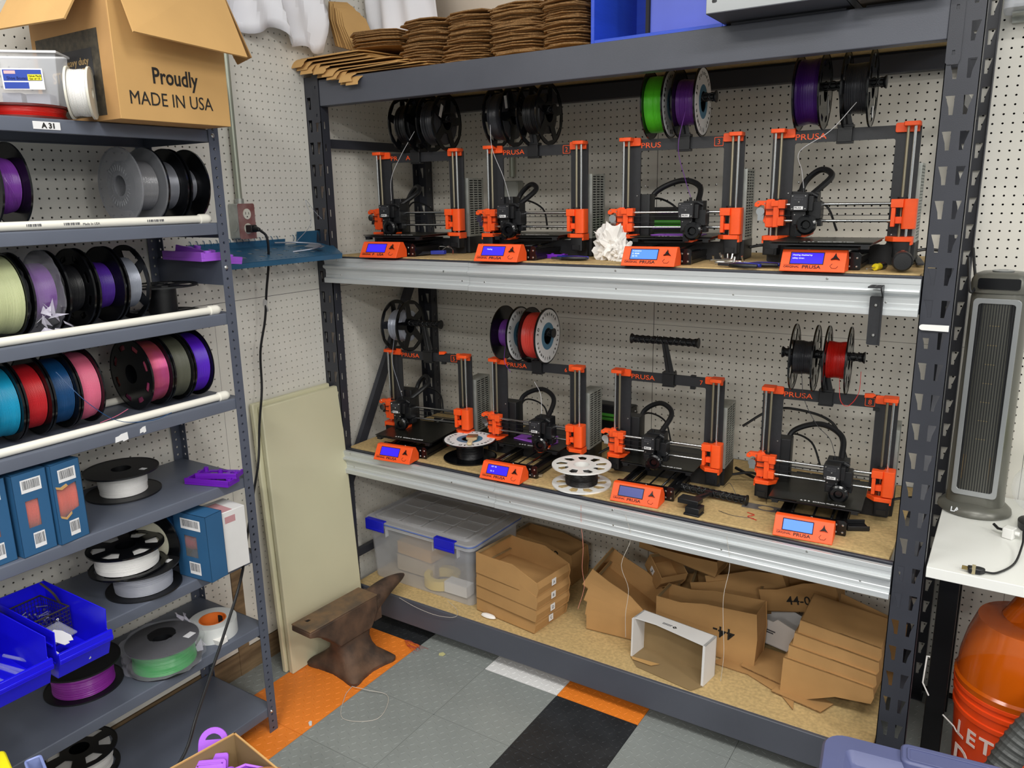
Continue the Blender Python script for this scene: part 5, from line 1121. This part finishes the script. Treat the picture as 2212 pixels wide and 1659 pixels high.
for k, pts in enumerate((((1.50, -.33, 0), (1.53, -.36, .03), (1.555, -.37, 0)), ((1.60, -.30, 0), (1.64, -.34, 0), (1.66, -.40, 0)), ((1.55, -.53, 0), (1.60, -.545, 0), (1.66, -.535, 0)))):
    strand([(a, b, ZL+.0012+c) for a, b, c in pts], .0008, FDG, ['thin dark filament arch beside printer 7', 'thin dark filament scrap near the cable of printer 8', 'thin dark filament scrap near the deck front'][k], n=14)
strand([(1.63, -.50, ZL+.0015), (1.655, -.515, ZL+.004), (1.64, -.53, ZL+.0015), (1.67, -.545, ZL+.0015)], .0012, FRED, 'tiny tangle of red filament on the lower deck')
# cables behind the printers
def cable(pts, r, label): o = MB().tube(bez(pts, 40), r, 7).build('power_cable', BLACKP); return tag(o, label, 'cable')
for z, t in ((ZU, 'upper'), (ZL, 'lower')):
    cable([(.53, -.30, z+.03), (.58, -.27, z+.05), (.63, -.30, z+.01), (.70, -.22, z+.006), (.78, -.10, z+.006)], .0045, 'black power cable between the first two printers of the %s deck' % t)
    cable([(1.02, -.29, z+.03), (1.07, -.26, z+.055), (1.10, -.24, z+.01), (1.14, -.15, z+.006), (1.22, -.08, z+.006)], .0045, 'black power cable between the middle printers of the %s deck' % t)
    cable([(1.51, -.27, z+.03), (1.57, -.25, z+.04), (1.64, -.27, z+.03), (1.68, -.22, z+.05), (1.62, -.10, z+.09)], .0045, 'black power cable left of the rightmost printer of the %s deck' % t)
    cable([(1.99, -.26, z+.03), (2.02, -.24, z+.035), (2.05, -.20, z+.03)], .0045, 'black power cable at the right end of the %s deck' % t)
cable([(1.50, -.20, ZL+.03), (1.58, -.24, ZL+.02), (1.63, -.30, ZL+.04), (1.64, -.31, ZL+.0), (1.62, -.30, ZL+.05)], .0055, 'looped black cable left of printer 8')
cable([(1.505, -.16, ZL+.17), (1.58, -.13, ZL+.225), (1.66, -.11, ZL+.24), (1.78, -.08, ZL+.20), (1.84, -.10, ZL+.08)], .0045, 'black cable arching over from printer 7 to printer 8')
# green striped black equipment cases against the wall
for k, (x0, x1, z) in enumerate(((1.015, 1.28, ZU), (.86, 1.05, ZL))):
    e = empty('equipment_case', (x0, -.075, z), 0, ['black case with two bright green stripes behind printer 3', 'black case with a bright green stripe between printers 6 and 7'][k], 'case')
    w = x1-x0; MB().bx(0, w, 0, .06, 0, .155).build('case_body', BLACKP, e, bev=.004)
    for zz in (.088, .104): MB().cyl((.006, -.002, zz+.01*k), (w-.006, -.002, zz+.01*k), .0065, n=10).build('green_stripe', mat('bright_green', '4FA83C', .4), e)
# conduit and outlet on the back wall behind printer 2
o = MB().cyl((.493, -.022, 1.775), (.493, -.022, 2.035), .0115, n=14).build('conduit', mat('conduit_green')); tag(o, 'grey metal conduit on the back wall behind printer 2', 'conduit')
e = empty('junction_box', (.497, -.003, 1.70), 0, 'grey metal junction box on the back wall behind printer 2', 'outlet')
MB().prism(rrect(-.036, .036, -.075, .06, .006, 3), -.045, 0, plane='xz').build('box', GALV, e, bev=.002); MB().prism(rrect(-.034, .034, -.07, .056, .006, 3), -.048, -.0455, plane='xz').build('cover_plate', mat('pale_plate', 'B9BDB8', .4, .3), e)

# ------------------------------------------------------------------ on top of the rack: flattened cardboard
ZT = 2.1178
def blank(seed, lobes, d, t=.0032):
    rnd = random.Random(seed); pts = []
    for (x0, x1) in lobes:
        s = rnd.uniform(.010, .03)
        pts += [(x0, rnd.uniform(.015, .035)), (x0+s, rnd.uniform(.0, .012)), (x0+(x1-x0)*.55, rnd.uniform(-.014, .006)), (x1-s, rnd.uniform(.006, .022)), (x1, rnd.uniform(.03, .06))]
    x1 = lobes[-1][1]; pts += [(x1, d), (0, d)]
    return MB().prism(pts, 0, t, side_m=1).mesh('cardboard_blank', [CARD, CARDE], 0)
for si, (x0, lobes, nn, lab, yb) in enumerate(((.405, [(0, .165), (.185, .345)], 36, 'flattened cardboard blank in the middle stack on top of the rack', -.585), (.775, [(0, .175), (.195, .33)], 36, 'flattened cardboard blank in the stack touching the blue crate on top of the rack', -.585))):
    ms = [blank(s+10*si, lobes, .40) for s in range(7)]
    for k in range(nn):
        rnd.seed(k*7+si)
        o = link('cardboard_blank', ms[k % 7], None, (x0+rnd.uniform(-.014, .014)+.02*(si == 0 and k > 18), yb+rnd.uniform(-.016, .012), ZT+.0043*k), (rnd.uniform(-.004, .004), rnd.uniform(-.004, .004), radians(rnd.uniform(-2.2, 2.2))))
        tag(o, lab, 'cardboard', ['flattened cardboard in the middle stack', 'flattened cardboard in the right stack'][si])
def droop(seed, x, y, z, L, tw, ta, rzz, label, group):
    """flat blank with a tab bent down over the front of the rack"""
    rnd = random.Random(seed); mb = MB(); n = 8; t = .003; top = []; 
    prof = [(.40, .006), (.25, .003), (.12, 0), (.05, -.002), (.01, -.006)]
    a = radians(ta); px_, pz = .01, -.006
    for i in range(5): a2 = a*(i+1)/5; px_ -= cos(a2)*tw/5; pz -= sin(a2)*tw/5; prof.append((px_, pz))
    vs = []
    for i, (yy, zz) in enumerate(prof):
        wd = L if i < 5 else rnd.uniform(.050, .062)
        x0 = 0 if i < 5 else .0
        vs += [(x0, yy, zz), (x0+wd, yy, zz)]
    m = len(prof); vs += [(p[0], p[1], p[2]-t) for p in vs]
    fs = [(2*i, 2*i+1, 2*i+3, 2*i+2) for i in range(m-1)]+[(2*m+2*i+2, 2*m+2*i+3, 2*m+2*i+1, 2*m+2*i) for i in range(m-1)]
    for i in range(m-1): fs += [(2*i, 2*i+2, 2*m+2*i+2, 2*m+2*i), (2*i+3, 2*i+1, 2*m+2*i+1, 2*m+2*i+3)]
    fs += [(2*m-2, 2*m-1, 4*m-1, 4*m-2), (1, 0, 2*m, 2*m+1)]
    mb.add(vs, fs); o = mb.build('cardboard_blank', CARDL, None, (x, y, z), (0, 0, rzz), smooth=25); return tag(o, label, 'cardboard', group)
gl = 'flattened cardboard in the left stack with drooping tabs'
for k in range(16):
    rnd.seed(k+90); q = k/15
    x = .235-.265*q+rnd.uniform(-.012, .012)-.02*(k % 3 == 1)
    droop(k, x, -.628-.028*q+.018*(k % 2), ZT+.006+.0052*k, .36-.1*q+rnd.uniform(-.03, .03), .050+.012*rnd.random(), 58+10*rnd.random(), radians(rnd.uniform(-5, 4)), 'tan flattened cardboard blank in the left stack with a tab drooping over the beam', gl)
for k in range(12):
    rnd.seed(k+190)
    o = MB().prism([(0, .03), (.05, -.005), (.16, .01), (.21, .04), (.21, .35), (0, .35)], 0, .003, side_m=1).build('cardboard_blank', [CARD, CARDE], None, (.165+rnd.uniform(-.012, .01), -.57+rnd.uniform(-.012, .012), ZT+.098+.0043*k), (0, 0, radians(rnd.uniform(-2, 2))), smooth=0)
    tag(o, 'flattened cardboard blank in the small pile above the drooping tabs', 'cardboard', 'flattened cardboard in the small upper pile')
for k in range(10):
    rnd.seed(k+290); a = radians(48+2.4*k)
    M = Matrix.Translation((.150-.008*k, -.60+.012*(k % 4), ZT+.10+.006*k)) @ Matrix.Rotation(radians(12), 4, 'Z') @ Matrix.Rotation(a, 4, 'Y') @ Matrix.Rotation(pi, 4, 'Z')
    o = MB().prism([(0, -.0), (.10, -.01), (.16+rnd.uniform(-.01, .01), .0), (.165, .07+rnd.uniform(-.02, .02)), (.15, .10), (0, .11)], 0, .0028, side_m=1).build('cardboard_blank', [CARDL, CARDE], None, smooth=0); o.matrix_world = Matrix.Translation((.150-.010*k, -.52-.004*(k % 4), ZT+.10+.003*k)) @ Matrix.Rotation(radians(-14), 4, 'Z') @ Matrix.Rotation(-radians(118-2*k), 4, 'Y') @ Matrix.Rotation(pi/2*0, 4, 'Z')
    tag(o, 'tan cardboard piece standing in the fanned bundle at the left end of the rack top', 'cardboard', 'cardboard pieces in the fanned bundle')
# white sheet and beige roll at the wall
def sheet(name, m, label, x0, fn, nu=40, nv=16, loc=(0, 0, 0)):
    mb = MB(); vs = [fn(i/nu, j/nv) for j in range(nv+1) for i in range(nu+1)]; w_ = nu+1
    mb.add(vs, [(j*w_+i, j*w_+i+1, (j+1)*w_+i+1, (j+1)*w_+i) for j in range(nv) for i in range(nu)])
    o = mb.build(name, m, None, loc, smooth=22, fix=False); s = o.modifiers.new('solid', 'SOLIDIFY'); s.thickness = .001; return tag(o, label, 'sheet')
def wf(u, v):
    y = -1.10+.52*u; z = 2.235+.5*v-.02*sin(u*9)+.012*sin(u*23+1)*(1-v); x = .045+.022*sin(u*13+v*4)*(1-.4*v)+.016*sin(u*31+v*9)+.012*abs(sin(v*11+u*6))
    return (max(x, .004), y, z)
sheet('white_paper_sheet', PAPER, 'crumpled white paper sheet hanging at the top of the left wall', 0, wf)
def bf(u, v):
    x = .0+.9*u; a = v*pi*1.2; return (x, -.10-.05*cos(a)+.008*sin(u*17), 2.40+.22*sin(a*.8)+.01*sin(u*29))
sheet('beige_paper_roll', mat('beige_paper', 'DDD2C4', .8), 'beige paper standing behind the cardboard stacks', 0, lambda u, v: (.04+.75*u, -.16+.04*sin(v*3+u*5), 2.119+.55*v))
sheet('white_paper_bundle', PAPER, 'white paper bulging behind the left end of the cardboard stack', 0, lambda u, v: (.02+.34*u, -.30-.10*sin(pi*u)*(1-v)+.014*sin(u*19+v*7), 2.119+.5*v))
# blue crate
e = empty('blue_crate', (1.138, -.600, ZT+.0022), 0, 'open blue painted wooden crate standing on top of the rack', 'crate')
t = .011; w = .396; H = .36; D = .30
MB().bx(0, t, 0, D, 0, H).build('side_board', CRATE, e, bev=.001); MB().bx(w-t, w, 0, D, 0, H).build('side_board', CRATE, e, bev=.001)
MB().bx(t, w-t, 0, D, 0, t).build('bottom_board', CRATE, e, bev=.001); MB().bx(t, w-t, D-.006, D, t, H).build('back_board', CRATE, e)
MB().bx(.125, .135, .10, D-.006, t, H).build('divider', mat('dark_divider', '2A2826', .8), e)
MB().bx(.136, w-t, .11, .118, t, H).build('inner_board', mat('pale_blue_board', '5F70D8', .4, var=.1, scale=4), e)
# sheet metal pans
e = empty('sheet_metal_pan', (1.530, -.748, ZT+.0085), radians(.6), 'grey sheet metal pan jutting out over the top beam beside the blue crate', 'pan')
w, D, H = .316, .56, .075; t = .002
MB().bx(0, w, 0, D, 0, t).build('pan_floor', BEAM, e); MB().prism([(0, 0), (w, 0), (w, H), (0, H)], 0, t, plane='xz', holes=[rrect(.014, .026, .024, .031, .003, 3)]).build('pan_front', SILV, e, bev=.0008)
MB().bx(0, t, t, D, 0, H).build('pan_side', BEAM, e); MB().bx(w-t, w, t, D, 0, H).build('pan_side', BEAM, e); MB().bx(0, w, D-t, D, 0, H).build('pan_back', BEAM, e)
MB().bx(.02, .30, .14, .54, -.0065, 0).build('skid', BEAM, e)
e = empty('sheet_metal_pan', (1.862, -.70, ZT+.0085), radians(0), 'brownish metal tray jutting out over the top beam next to the right rack post', 'pan')
MB().bx(0, .182, 0, .5, 0, .002).build('pan_floor', mat('brown_grey_metal', '6E6660', .5, .3), e); MB().bx(0, .182, 0, .002, 0, .06).build('pan_front', mat('brown_grey_metal', '6E6660'), e); MB().bx(.0, .002, .0, .5, 0, .06).bx(.18, .182, 0, .5, 0, .06).build('pan_side', BEAM, e); MB().bx(.01, .17, .10, .48, -.0065, 0).build('skid', BEAM, e)
e = empty('frosted_wall_bin', (2.135, -.14, 2.165), 0, 'frosted plastic bin on a small wall bracket at the top right corner', 'bin')
mb = MB(); mb.prism(rrect(0, .16, 0, .125, .02, 4), 0, .002); mb.prism(rrect(0, .16, 0, .125, .02, 4), 0, .30, holes=[rrect(.002, .158, .002, .123, .018, 4)]); mb.build('bin_body', FROST, e); MB().bx(.02, .14, .123, .139, -.02, .03).bx(.02, .14, .06, .139, -.006, -.001).build('wall_bracket', GALV, e)
# ------------------------------------------------------------------ right side: white table, heater, bucket
e = empty('white_table', (2.132, -.648, 0), 0, 'white laminate table with black steel legs right of the rack', 'table')
MB().bx(0, 1.0, 0, .640, .728, .757).build('table_top', TABLE, e, bev=.0015)
for x, y in ((.025, .20), (.025, .57), (.93, .20), (.93, .57)): MB().bx(x, x+.05, y, y+.05, .001, .728).build('leg', BLACKX, e, bev=.002)
MB().bx(.025, .98, .215, .235, .66, .70).build('rail', BLACKX, e)
e = empty('tower_heater', (2.212, -.165, .7575), radians(-4), 'tall taupe tower heater with a dark grille on the white table', 'heater')
MB().lathe([(0, 0), (.090, 0), (.096, .006), (.094, .016), (.080, .030), (.062, .036), (0, .036)], 40).build('base', GREYPL, e)
e.children[0].scale = (1.02, .95, 1)
text('LASKO', .020, e, (-.052, -.0845, .0125), (radians(58), 0, 0), SILV, bold=.0006)
def rr3(w, d, f=.4): return rrect(-w/2, w/2, -d/2, d/2, d*f, 5)
mb = MB(); levels = [(.030, .152, .118), (.05, .150, .122), (.36, .146, .120), (.64, .142, .118), (.655, .138, .114)]
vs = []; 
for z, w, d in levels: vs += [(a, b, z) for a, b in rr3(w, d)]
n = len(rr3(1, 1)); mb.add(vs, [(i*n+k, i*n+(k+1) % n, (i+1)*n+(k+1) % n, (i+1)*n+k) for i in range(len(levels)-1) for k in range(n)]+[tuple(range(n-1, -1, -1)), tuple(range((len(levels)-1)*n, len(levels)*n))]); mb.build('housing', GREYPL, e, smooth=40)
mb = MB(); levels = [(.656, .150, .124), (.664, .152, .126), (.69, .148, .122), (.705, .134, .108), (.712, .10, .08)]; vs = []
for z, w, d in levels: vs += [(a, b, z) for a, b in rr3(w, d)]
mb.add(vs, [(i*n+k, i*n+(k+1) % n, (i+1)*n+(k+1) % n, (i+1)*n+k) for i in range(len(levels)-1) for k in range(n)]+[tuple(range(n-1, -1, -1)), tuple(range((len(levels)-1)*n, len(levels)*n))]); mb.build('top_cap', GREYPL, e, smooth=40)
MB().prism(rrect(-.052, .050, .668, .698, .006, 3), -.066, -.058, plane='xz').build('display', BLACKG, e)
MB().lathe([(.012, .712), (.026, .712), (.028, .7155), (.024, .717), (.012, .7165)], 24, closed=True).build('control_ring', SILV, e); MB().cyl((0, 0, .712), (0, 0, .716), .011, n=16).build('power_button', SILV, e)
MB().prism(rrect(-.058, .058, .062, .642, .012, 4), -.0645, -.055, plane='xz', holes=[rrect(-.045, .045, .078, .628, .008, 4)]).build('grille_frame', SILV, e, bev=.001)
MB().bx(-.045, .045, -.0575, -.052, .078, .628).build('grille_back', GRILL, e)
for k in range(13):
    x = -.040+.00667*k; MB().bx(x-.0012, x+.0012, -.0640, -.0575, .078, .628).build('grille_bar', GRILL, e)
HG = mat('heater_element', '7B6A50', .6, .3)
for k in range(11): MB().bx(-.0375+.00667*k, -.0350+.00667*k, -.0600, -.0575, .11, .185).build('heating_fin', HG, e)
for k in range(7): MB().bx(-.012, .012, -.0605, -.058, .235+.055*k, .237+.055*k).build('louvre_clip', mat('dull_gold', '9A8A66', .5), e)
MB().cyl((0, -.060, .22), (0, -.060, .60), .0012, n=6).build('louvre_rod', SILV, e)
# cord loop hanging by the post
o = MB().tube(bez([(2.125, -.20, 1.51), (2.133, -.21, 1.45), (2.140, -.22, 1.415), (2.150, -.20, 1.43), (2.140, -.16, 1.48), (2.130, -.12, 1.53)], 30), .004, 7).build('heater_cord', BLACKP); tag(o, 'black cord loop between the right rack post and the tower heater', 'cord')
e = empty('mains_lead', (2.236, -.628, .758), 0, 'black two-prong plug and cord lying on the white table edge', 'cord')
MB().prism([(-.014, -.010), (.012, -.012), (.024, -.004), (.024, .004), (.012, .010), (-.014, .010)], .001, .016).build('plug_body', BLACKP, e, bev=.003, rot=(0, 0, radians(10)))
MB().bx(-.005, .003, -.0115, .0105, .001, .0175).build('plug_band', mat('beige_band', 'A59A78', .5), e)
for s in (-1, 1): MB().bx(-.027, -.014, s*.005-.0008, s*.005+.0008, .006, .012).build('prong', mat('brassy', 'B8A36A', .3, .9), e)
MB().tube(bez([(.022, .002, .007), (.05, .020, .004), (.085, .10, .004), (.10, .20, .02), (.105, .25, .05), (.16, .28, .05)], 30), .0028, 7).build('cable', BLACKP, e)
e = empty('white_adapter', (2.305, -.345, .758), radians(-20), 'white plug adapter on a black cable on the white table', 'adapter')
MB().prism(rrect(-.014, .014, -.014, .014, .004, 3), 0, .030).cyl((.014, 0, .018), (.026, 0, .018), .006, n=10).build('adapter_body', WHITE, e, bev=.002)
MB().tube([(-.012, 0, .018), (-.03, .004, .016), (-.045, .012, .022)], .004, 8).build('cable', BLACKP, e)
e = empty('desk_fan', (2.385, -.24, .758), 0, 'lime green and clear plastic device cut off by the right photo edge', 'device')
MB().lathe([(0, 0), (.06, 0), (.062, .02), (.04, .03), (0, .032)], 24).build('base', BLACKP, e)
MB().lathe([(0, -.02), (.045, -.016), (.075, -.004), (.082, .01), (.075, .022), (0, .03)], 32, axis='y').build('clear_bowl', CLEAR, e, (-.005, 0, .115))
MB().lathe([(0, -.05), (.03, -.046), (.052, -.03), (.060, 0), (.052, .03), (.03, .045), (0, .048)], 28, axis='y').build('lime_cap', LIME, e, (.0, .01, .225))
MB().bx(-.03, .05, -.05, .03, .03, .05).build('neck', BLACKP, e)
MB().tube(bez([(-.04, -.06, .01), (-.02, -.12, .03), (.03, -.16, .04), (.08, -.15, .01)], 16), .007, 8).build('cable', BLACKP, e)
# vacuum bucket
e = empty('cyclone_bucket', (2.372, -.43, .001), 0, 'orange bucket with an amber see-through cyclone lid under the white table', 'bucket')
MB().lathe([(0, 0), (.128, 0), (.131, .004), (.146, .285), (.151, .288), (.151, .300), (.147, .302), (.148, .325), (.153, .328), (.153, .340), (.149, .342), (.149, .355), (.155, .358), (.155, .368), (.148, .372), (.144, .37)], 48).build('bucket_body', BUCKET, e)
MB().lathe([(.154, .369), (.156, .385), (.150, .392), (.147, .44), (.135, .50), (.122, .54), (.115, .56), (.05, .565), (.035, .57), (.034, .62), (0, .625)], 48).build('cyclone_lid', BUCKETT, e)
MB().cyl((-.03, 0, .56), (.02, .0, .66), .034, n=20).build('lid_port', BUCKETT, e)
mb = MB()
def cyl_text(body, size, r, z, a0, m):
    mb = MB(); a = a0
    for ch in body:
        g = text_mesh(ch, size, .0006, 'LEFT', .0012); wv = max([v.co.x for v in g.vertices], default=size*.3)
        if ch != ' ': mb.add([v.co for v in g.vertices], [tuple(p.vertices) for p in g.polygons], 0, Matrix.Rotation(a+(wv/2)/r, 4, 'Z') @ Matrix.Translation((-wv/2, -r, z)) @ Matrix.Rotation(pi/2, 4, 'X'))
        a += (wv+size*.14)/r
    return mb.build('lettering', m, e, smooth=0, fix=False)
PK = mat('print_pale', 'F0DAD2', .6)
cyl_text("LET'S", .062, .1455, .215, radians(-62), PK); cyl_text('DO THIS.', .085, .1435, .125, radians(-64), PK)
e = empty('vacuum_hose', (0, 0, 0), 0, 'grey ribbed vacuum hose in front of the orange bucket', 'hose')
P0 = bez([(2.62, -.60, .55), (2.50, -.62, .50), (2.405, -.655, .40), (2.345, -.70, .27), (2.32, -.74, .14), (2.33, -.76, .04)], 120)
MB().tube(P0, [.034+.003*(i % 3 == 0) for i in range(len(P0))], 18).build('hose', HOSE, e, smooth=0)
# thin hooked wires
for k, pts in enumerate((((2.158, -.50, .425), (2.150, -.50, .425), (2.147, -.50, .34), (2.165, -.50, .305)), ((2.205, -.50, .258), (2.235, -.50, .232), (2.243, -.50, .218), (2.262, -.50, .215)))):
    o = MB().tube(list(pts), .0022, 6).build('hooked_wire', WHITE); tag(o, ['thin white bent wire hanging beside the right rack post', 'thin white bent wire pointing at the orange bucket'][k], 'wire')
# slate blue tote in front
e = empty('slate_tote', (1.975, -.992, 0), radians(7), 'slate blue plastic tote with a moulded lid in the lower right corner', 'tote')
w, D, H = .62, .48, .44
mb = MB(); lv = [(.02, .05, .0), (.02, .05, .01), (.0, .02, H-.02)]; vs = []
for z, i_ in ((.001, .05), (.012, .045), (H-.03, .02)): vs += [(a, b, z) for a, b in rrect(i_, w-i_, -D+i_, -i_, .04, 5)]
n = len(rrect(0, 1, 0, 1, .1, 5)); mb.add(vs, [(i*n+k, i*n+(k+1) % n, (i+1)*n+(k+1) % n, (i+1)*n+k) for i in range(2) for k in range(n)]+[tuple(range(n-1, -1, -1))]); mb.build('tub', TOTE, e, smooth=40)
lv = [(0, H-.035), (0, H-.008), (.006, H), (.050, H), (.062, H-.022), (.066, H-.026)]; vs = []
for i_, z in lv: vs += [(a, b, z) for a, b in rrect(i_, w-i_, -D+i_, -i_, max(.05-i_*.6, .012), 6)]
n = len(rrect(0, 1, 0, 1, .1, 6)); mb = MB(); mb.add(vs, [(i*n+k, i*n+(k+1) % n, (i+1)*n+(k+1) % n, (i+1)*n+k) for i in range(len(lv)-1) for k in range(n)]+[tuple(range((len(lv)-1)*n, len(lv)*n))]); mb.build('lid', TOTE, e, smooth=40)
MB().prism(rrect(.165, .375, -.058, .012, .018, 5), H-.03, H+.010).build('lid_latch', TOTE, e, bev=.005)
MB().prism(rrect(.178, .362, -.050, -.004, .008, 4), H+.010, H+.0125, holes=[rrect(.183, .357, -.046, -.008, .006, 4)]).build('latch_ridge', TOTE, e, bev=.0008)
MB().prism(rrect(.375, .42, -.05, .008, .018, 5), H-.02, H+.004).build('latch_shoulder', TOTE, e, bev=.004)

# ------------------------------------------------------------------ lower left foreground
rzb = radians(-9)
e = empty('parts_box', (.828, -1.790, 0), rzb, 'open brown box with lilac printed parts at the lower photo edge', 'box')
w, D, H = .21, .26, .497
MB().bx(0, .003, -D, 0, .001, H).build('wall', CARDI, e); MB().bx(0, w, -.003, 0, .001, H).build('wall', CARDI, e); MB().bx(w-.003, w, -D, 0, .001, H).build('wall', CARD, e); MB().bx(0, w, -D, -D+.003, .001, H).build('wall', CARD, e); MB().bx(.003, w-.003, -D+.003, -.003, .001, .004).bx(.003, w-.003, -D+.003, -.003, .40, .404).build('base', CARD, e)
MB().bx(-.0005, .0035, -D, .0005, H-.002, H+.001).bx(0, w, -.0035, .0005, H-.002, H+.001).build('rim_edge', CARDL, e)
# motor mount with wheels
M0 = Matrix.Translation((.842, -1.885, .430)) @ Matrix.Rotation(radians(38), 4, 'Z') @ Matrix.Rotation(radians(62), 4, 'X')
e = empty('printed_mount', (0, 0, 0), 0, 'lilac 3D printed mount with round hole and rollers in the brown box', 'printed part'); e.matrix_world = M0
MB().prism(rrect(-.042, .042, -.04, .052, .006, 3), 0, .006, holes=[circ(.0, .0, .0165, 24), rrect(-.032, -.018, -.034, -.026, .002, 1), rrect(.018, .032, -.034, -.026, .002, 1)]+[circ(a, b, .002, 8) for a, b in ((-.034, .044), (.034, .044), (-.020, .040))]).build('front_plate', LILAC, e, bev=.0008)
MB().lathe([(.0165, .002), (.0165, .016), (.022, .016), (.025, .006)], 28).build('collar', LILAC, e)
MB().prism(rrect(-.040, .040, -.04, .060, .006, 3), -.026, -.020, holes=[circ(0, 0, .018, 20)]).build('back_plate', LILAC, e, bev=.0008)
MB().prism([(-.038, .03), (.030, .03)]+arc(-.004, .078, .034, 0, 180, 14), -.060, -.054, holes=[arc(-.004, .078, .020, 20, 160, 10), arc(-.004, .052, .018, 15, 165, 10)]).build('arched_plate', LILAC, e, bev=.0008)
for s, (x, ys) in ((-1, (-.052, (.030, .012, -.006, -.022, -.038))), (1, (.052, (.022, .006, -.010)))):
    for k, y in enumerate(ys):
        MB().lathe([(.0025, -.006), (.0025, .014), (.006, .014), (.0062, .012), (.010, .013), (.0125, .009), (.0125, -.003), (.010, -.006)], 20, closed=True).build('roller', LILAC, e, (x, y+.012*(k % 2)*0, -.006*k+.004))
M1 = Matrix.Translation((.925, -1.862, .468)) @ Matrix.Rotation(radians(24), 4, 'Z') @ Matrix.Rotation(radians(28), 4, 'X')
e = empty('printed_lever', (0, 0, 0), 0, 'purple 3D printed arm with a slotted hole sticking out of the brown box', 'printed part'); e.matrix_world = M1
MB().prism([(-.055, -.020), (-.035, -.03), (.0, -.020), (.050, -.020), (.062, .0), (.062, .022), (.012, .026), (-.005, .020), (-.03, .0), (-.05, -.002)], 0, .006, holes=[circ(.030, .003, .009, 18)]).build('arm_plate', mat('mid_purple', '8F3CC4', .4), e, bev=.0008)
MB().prism([(.012, .022), (.062, .018), (.062, .023), (.012, .027)], .0, .013).prism([(-.03, -.004), (.014, .022), (.012, .027), (-.034, .001)], 0, .014).build('arm_rim', LILAC, e, bev=.0006)
MB().lathe([(.004, 0), (.004, .014), (.011, .014), (.011, 0)], 20, closed=True).build('screw_boss', LILAC, e, (-.044, -.010, 0))
o = MB().prism([(0, 0), (.03, 0), (.03, .004), (.018, .004), (.018, .016), (.03, .016), (.03, .02), (0, .02), (0, .016), (.012, .016), (.012, .004), (0, .004)], 0, .12).build('grey_extrusion', mat('grey_profile', '7E8083', .4, .3), None, (.835, -1.955, .405), (radians(28), radians(-22), radians(20))); tag(o, 'short grey slotted profile lying in the brown box', 'profile')
# stool, yellow bin and pale container
e = empty('round_stool', (1.035, -1.90, 0), 0, 'tan brown round stool top at the lower photo edge', 'stool')
MB().lathe([(0, .46), (.085, .46), (.095, .47), (.098, .485), (.090, .497), (.06, .503), (0, .504)], 40).build('seat', BROWN, e)
for k in range(3): a = 2*pi*k/3+.4; MB().cyl((.06*cos(a), .06*sin(a), .462), (.10*cos(a), .10*sin(a), .001), .010, n=10).build('leg', BLACKX, e)
e = empty('yellow_bin', (.425, -2.103, 0), radians(-15), 'bright yellow plastic bin in the lower left corner', 'bin')
MB().prism(rrect(0, .17, -.20, 0, .012, 3), .47, .50).prism(rrect(.012, .158, -.188, -.012, .012, 3), .001, .47).build('bin_body', YELLOW, e, bev=.004)
e = empty('pale_container', (.520, -2.072, 0), radians(-17), 'pale blue see-through container beside the yellow bin', 'container')
mb = MB(); mb.prism(rrect(0, .18, -.03, .0, .006, 3), .001, .50, holes=[rrect(.003, .177, -.027, -.003, .004, 3)]); mb.build('container_body', BLUETR, e); MB().tube([(a, b, .50) for a, b in rrect(0, .18, -.03, 0, .006, 3)], .003, 6, closed=True).build('rim', mat('rim_blue', '8795CC', .35), e)
# scraps on the floor
strand([(.40, -1.00, .004), (.42, -1.06, .002), (.50, -1.15, .0025), (.60, -1.09, .0025), (.55, -.98, .003), (.47, -1.00, .012), (.41, -1.01, .01)], .0011, COPPERW, 'thin bent filament loop on the floor in front of the anvil', n=36)
for k in range(4):
    rnd.seed(k); strand([(.42+rnd.uniform(-.05, .07), -.70+rnd.uniform(-.03, .03), .002+rnd.uniform(0, .012)) for _ in range(5)], .0006, mat('filament_red_fine', 'B04038', .5), ['fine red filament scrap on the black tile, leftmost', 'fine red filament scrap on the black tile, second', 'fine red filament scrap on the black tile, third', 'fine red filament scrap on the black tile, rightmost'][k], n=16)
rnd.seed(3); strand([(1.02+rnd.uniform(-.05, .06), -1.40+rnd.uniform(-.03, .03), .002+rnd.uniform(0, .01)) for _ in range(9)], .0008, FGRN, 'tangle of bright green filament on the grey floor tiles', n=40)
o = MB().prism([(0, 0), (.018, -.003), (.024, .010), (.012, .02), (-.002, .012)], .0005, .003).build('floor_scrap', mat('scrap_cream', 'C9C58E', .6), None, (.545, -.685, .0008), (0, 0, .4)); tag(o, 'tiny cream plastic scrap on the grey tile by the rack', 'scrap')
o = MB().prism([(0, 0), (.008, .0), (.01, .02), (.004, .024), (-.002, .016)], .0005, .003).build('floor_scrap', WCARD, None, (.43, -1.235, .0008), (0, 0, .9)); tag(o, 'tiny white scrap on the orange tile in front of the anvil', 'scrap')
# strands hanging from the lower aluminium trim
for k, (x, z1_, m) in enumerate(((1.62, .25, COPPERW), (1.145, .36, mat('pink_filament', 'D98A78', .5)), (1.30, .30, COPPERW))):
    rnd.seed(k); strand([(x, YF-.030, .73)]+[(x+rnd.uniform(-.012, .012), YF-.028+rnd.uniform(-.004, .02), .73-(.73-z1_)*q/5) for q in range(1, 6)], .0007, m, ['thin pale filament hanging in front of the right cardboard stack', 'thin pink filament hanging in front of the fanned cardboard stack', 'thin pale filament hanging in front of the 44- box'][k])
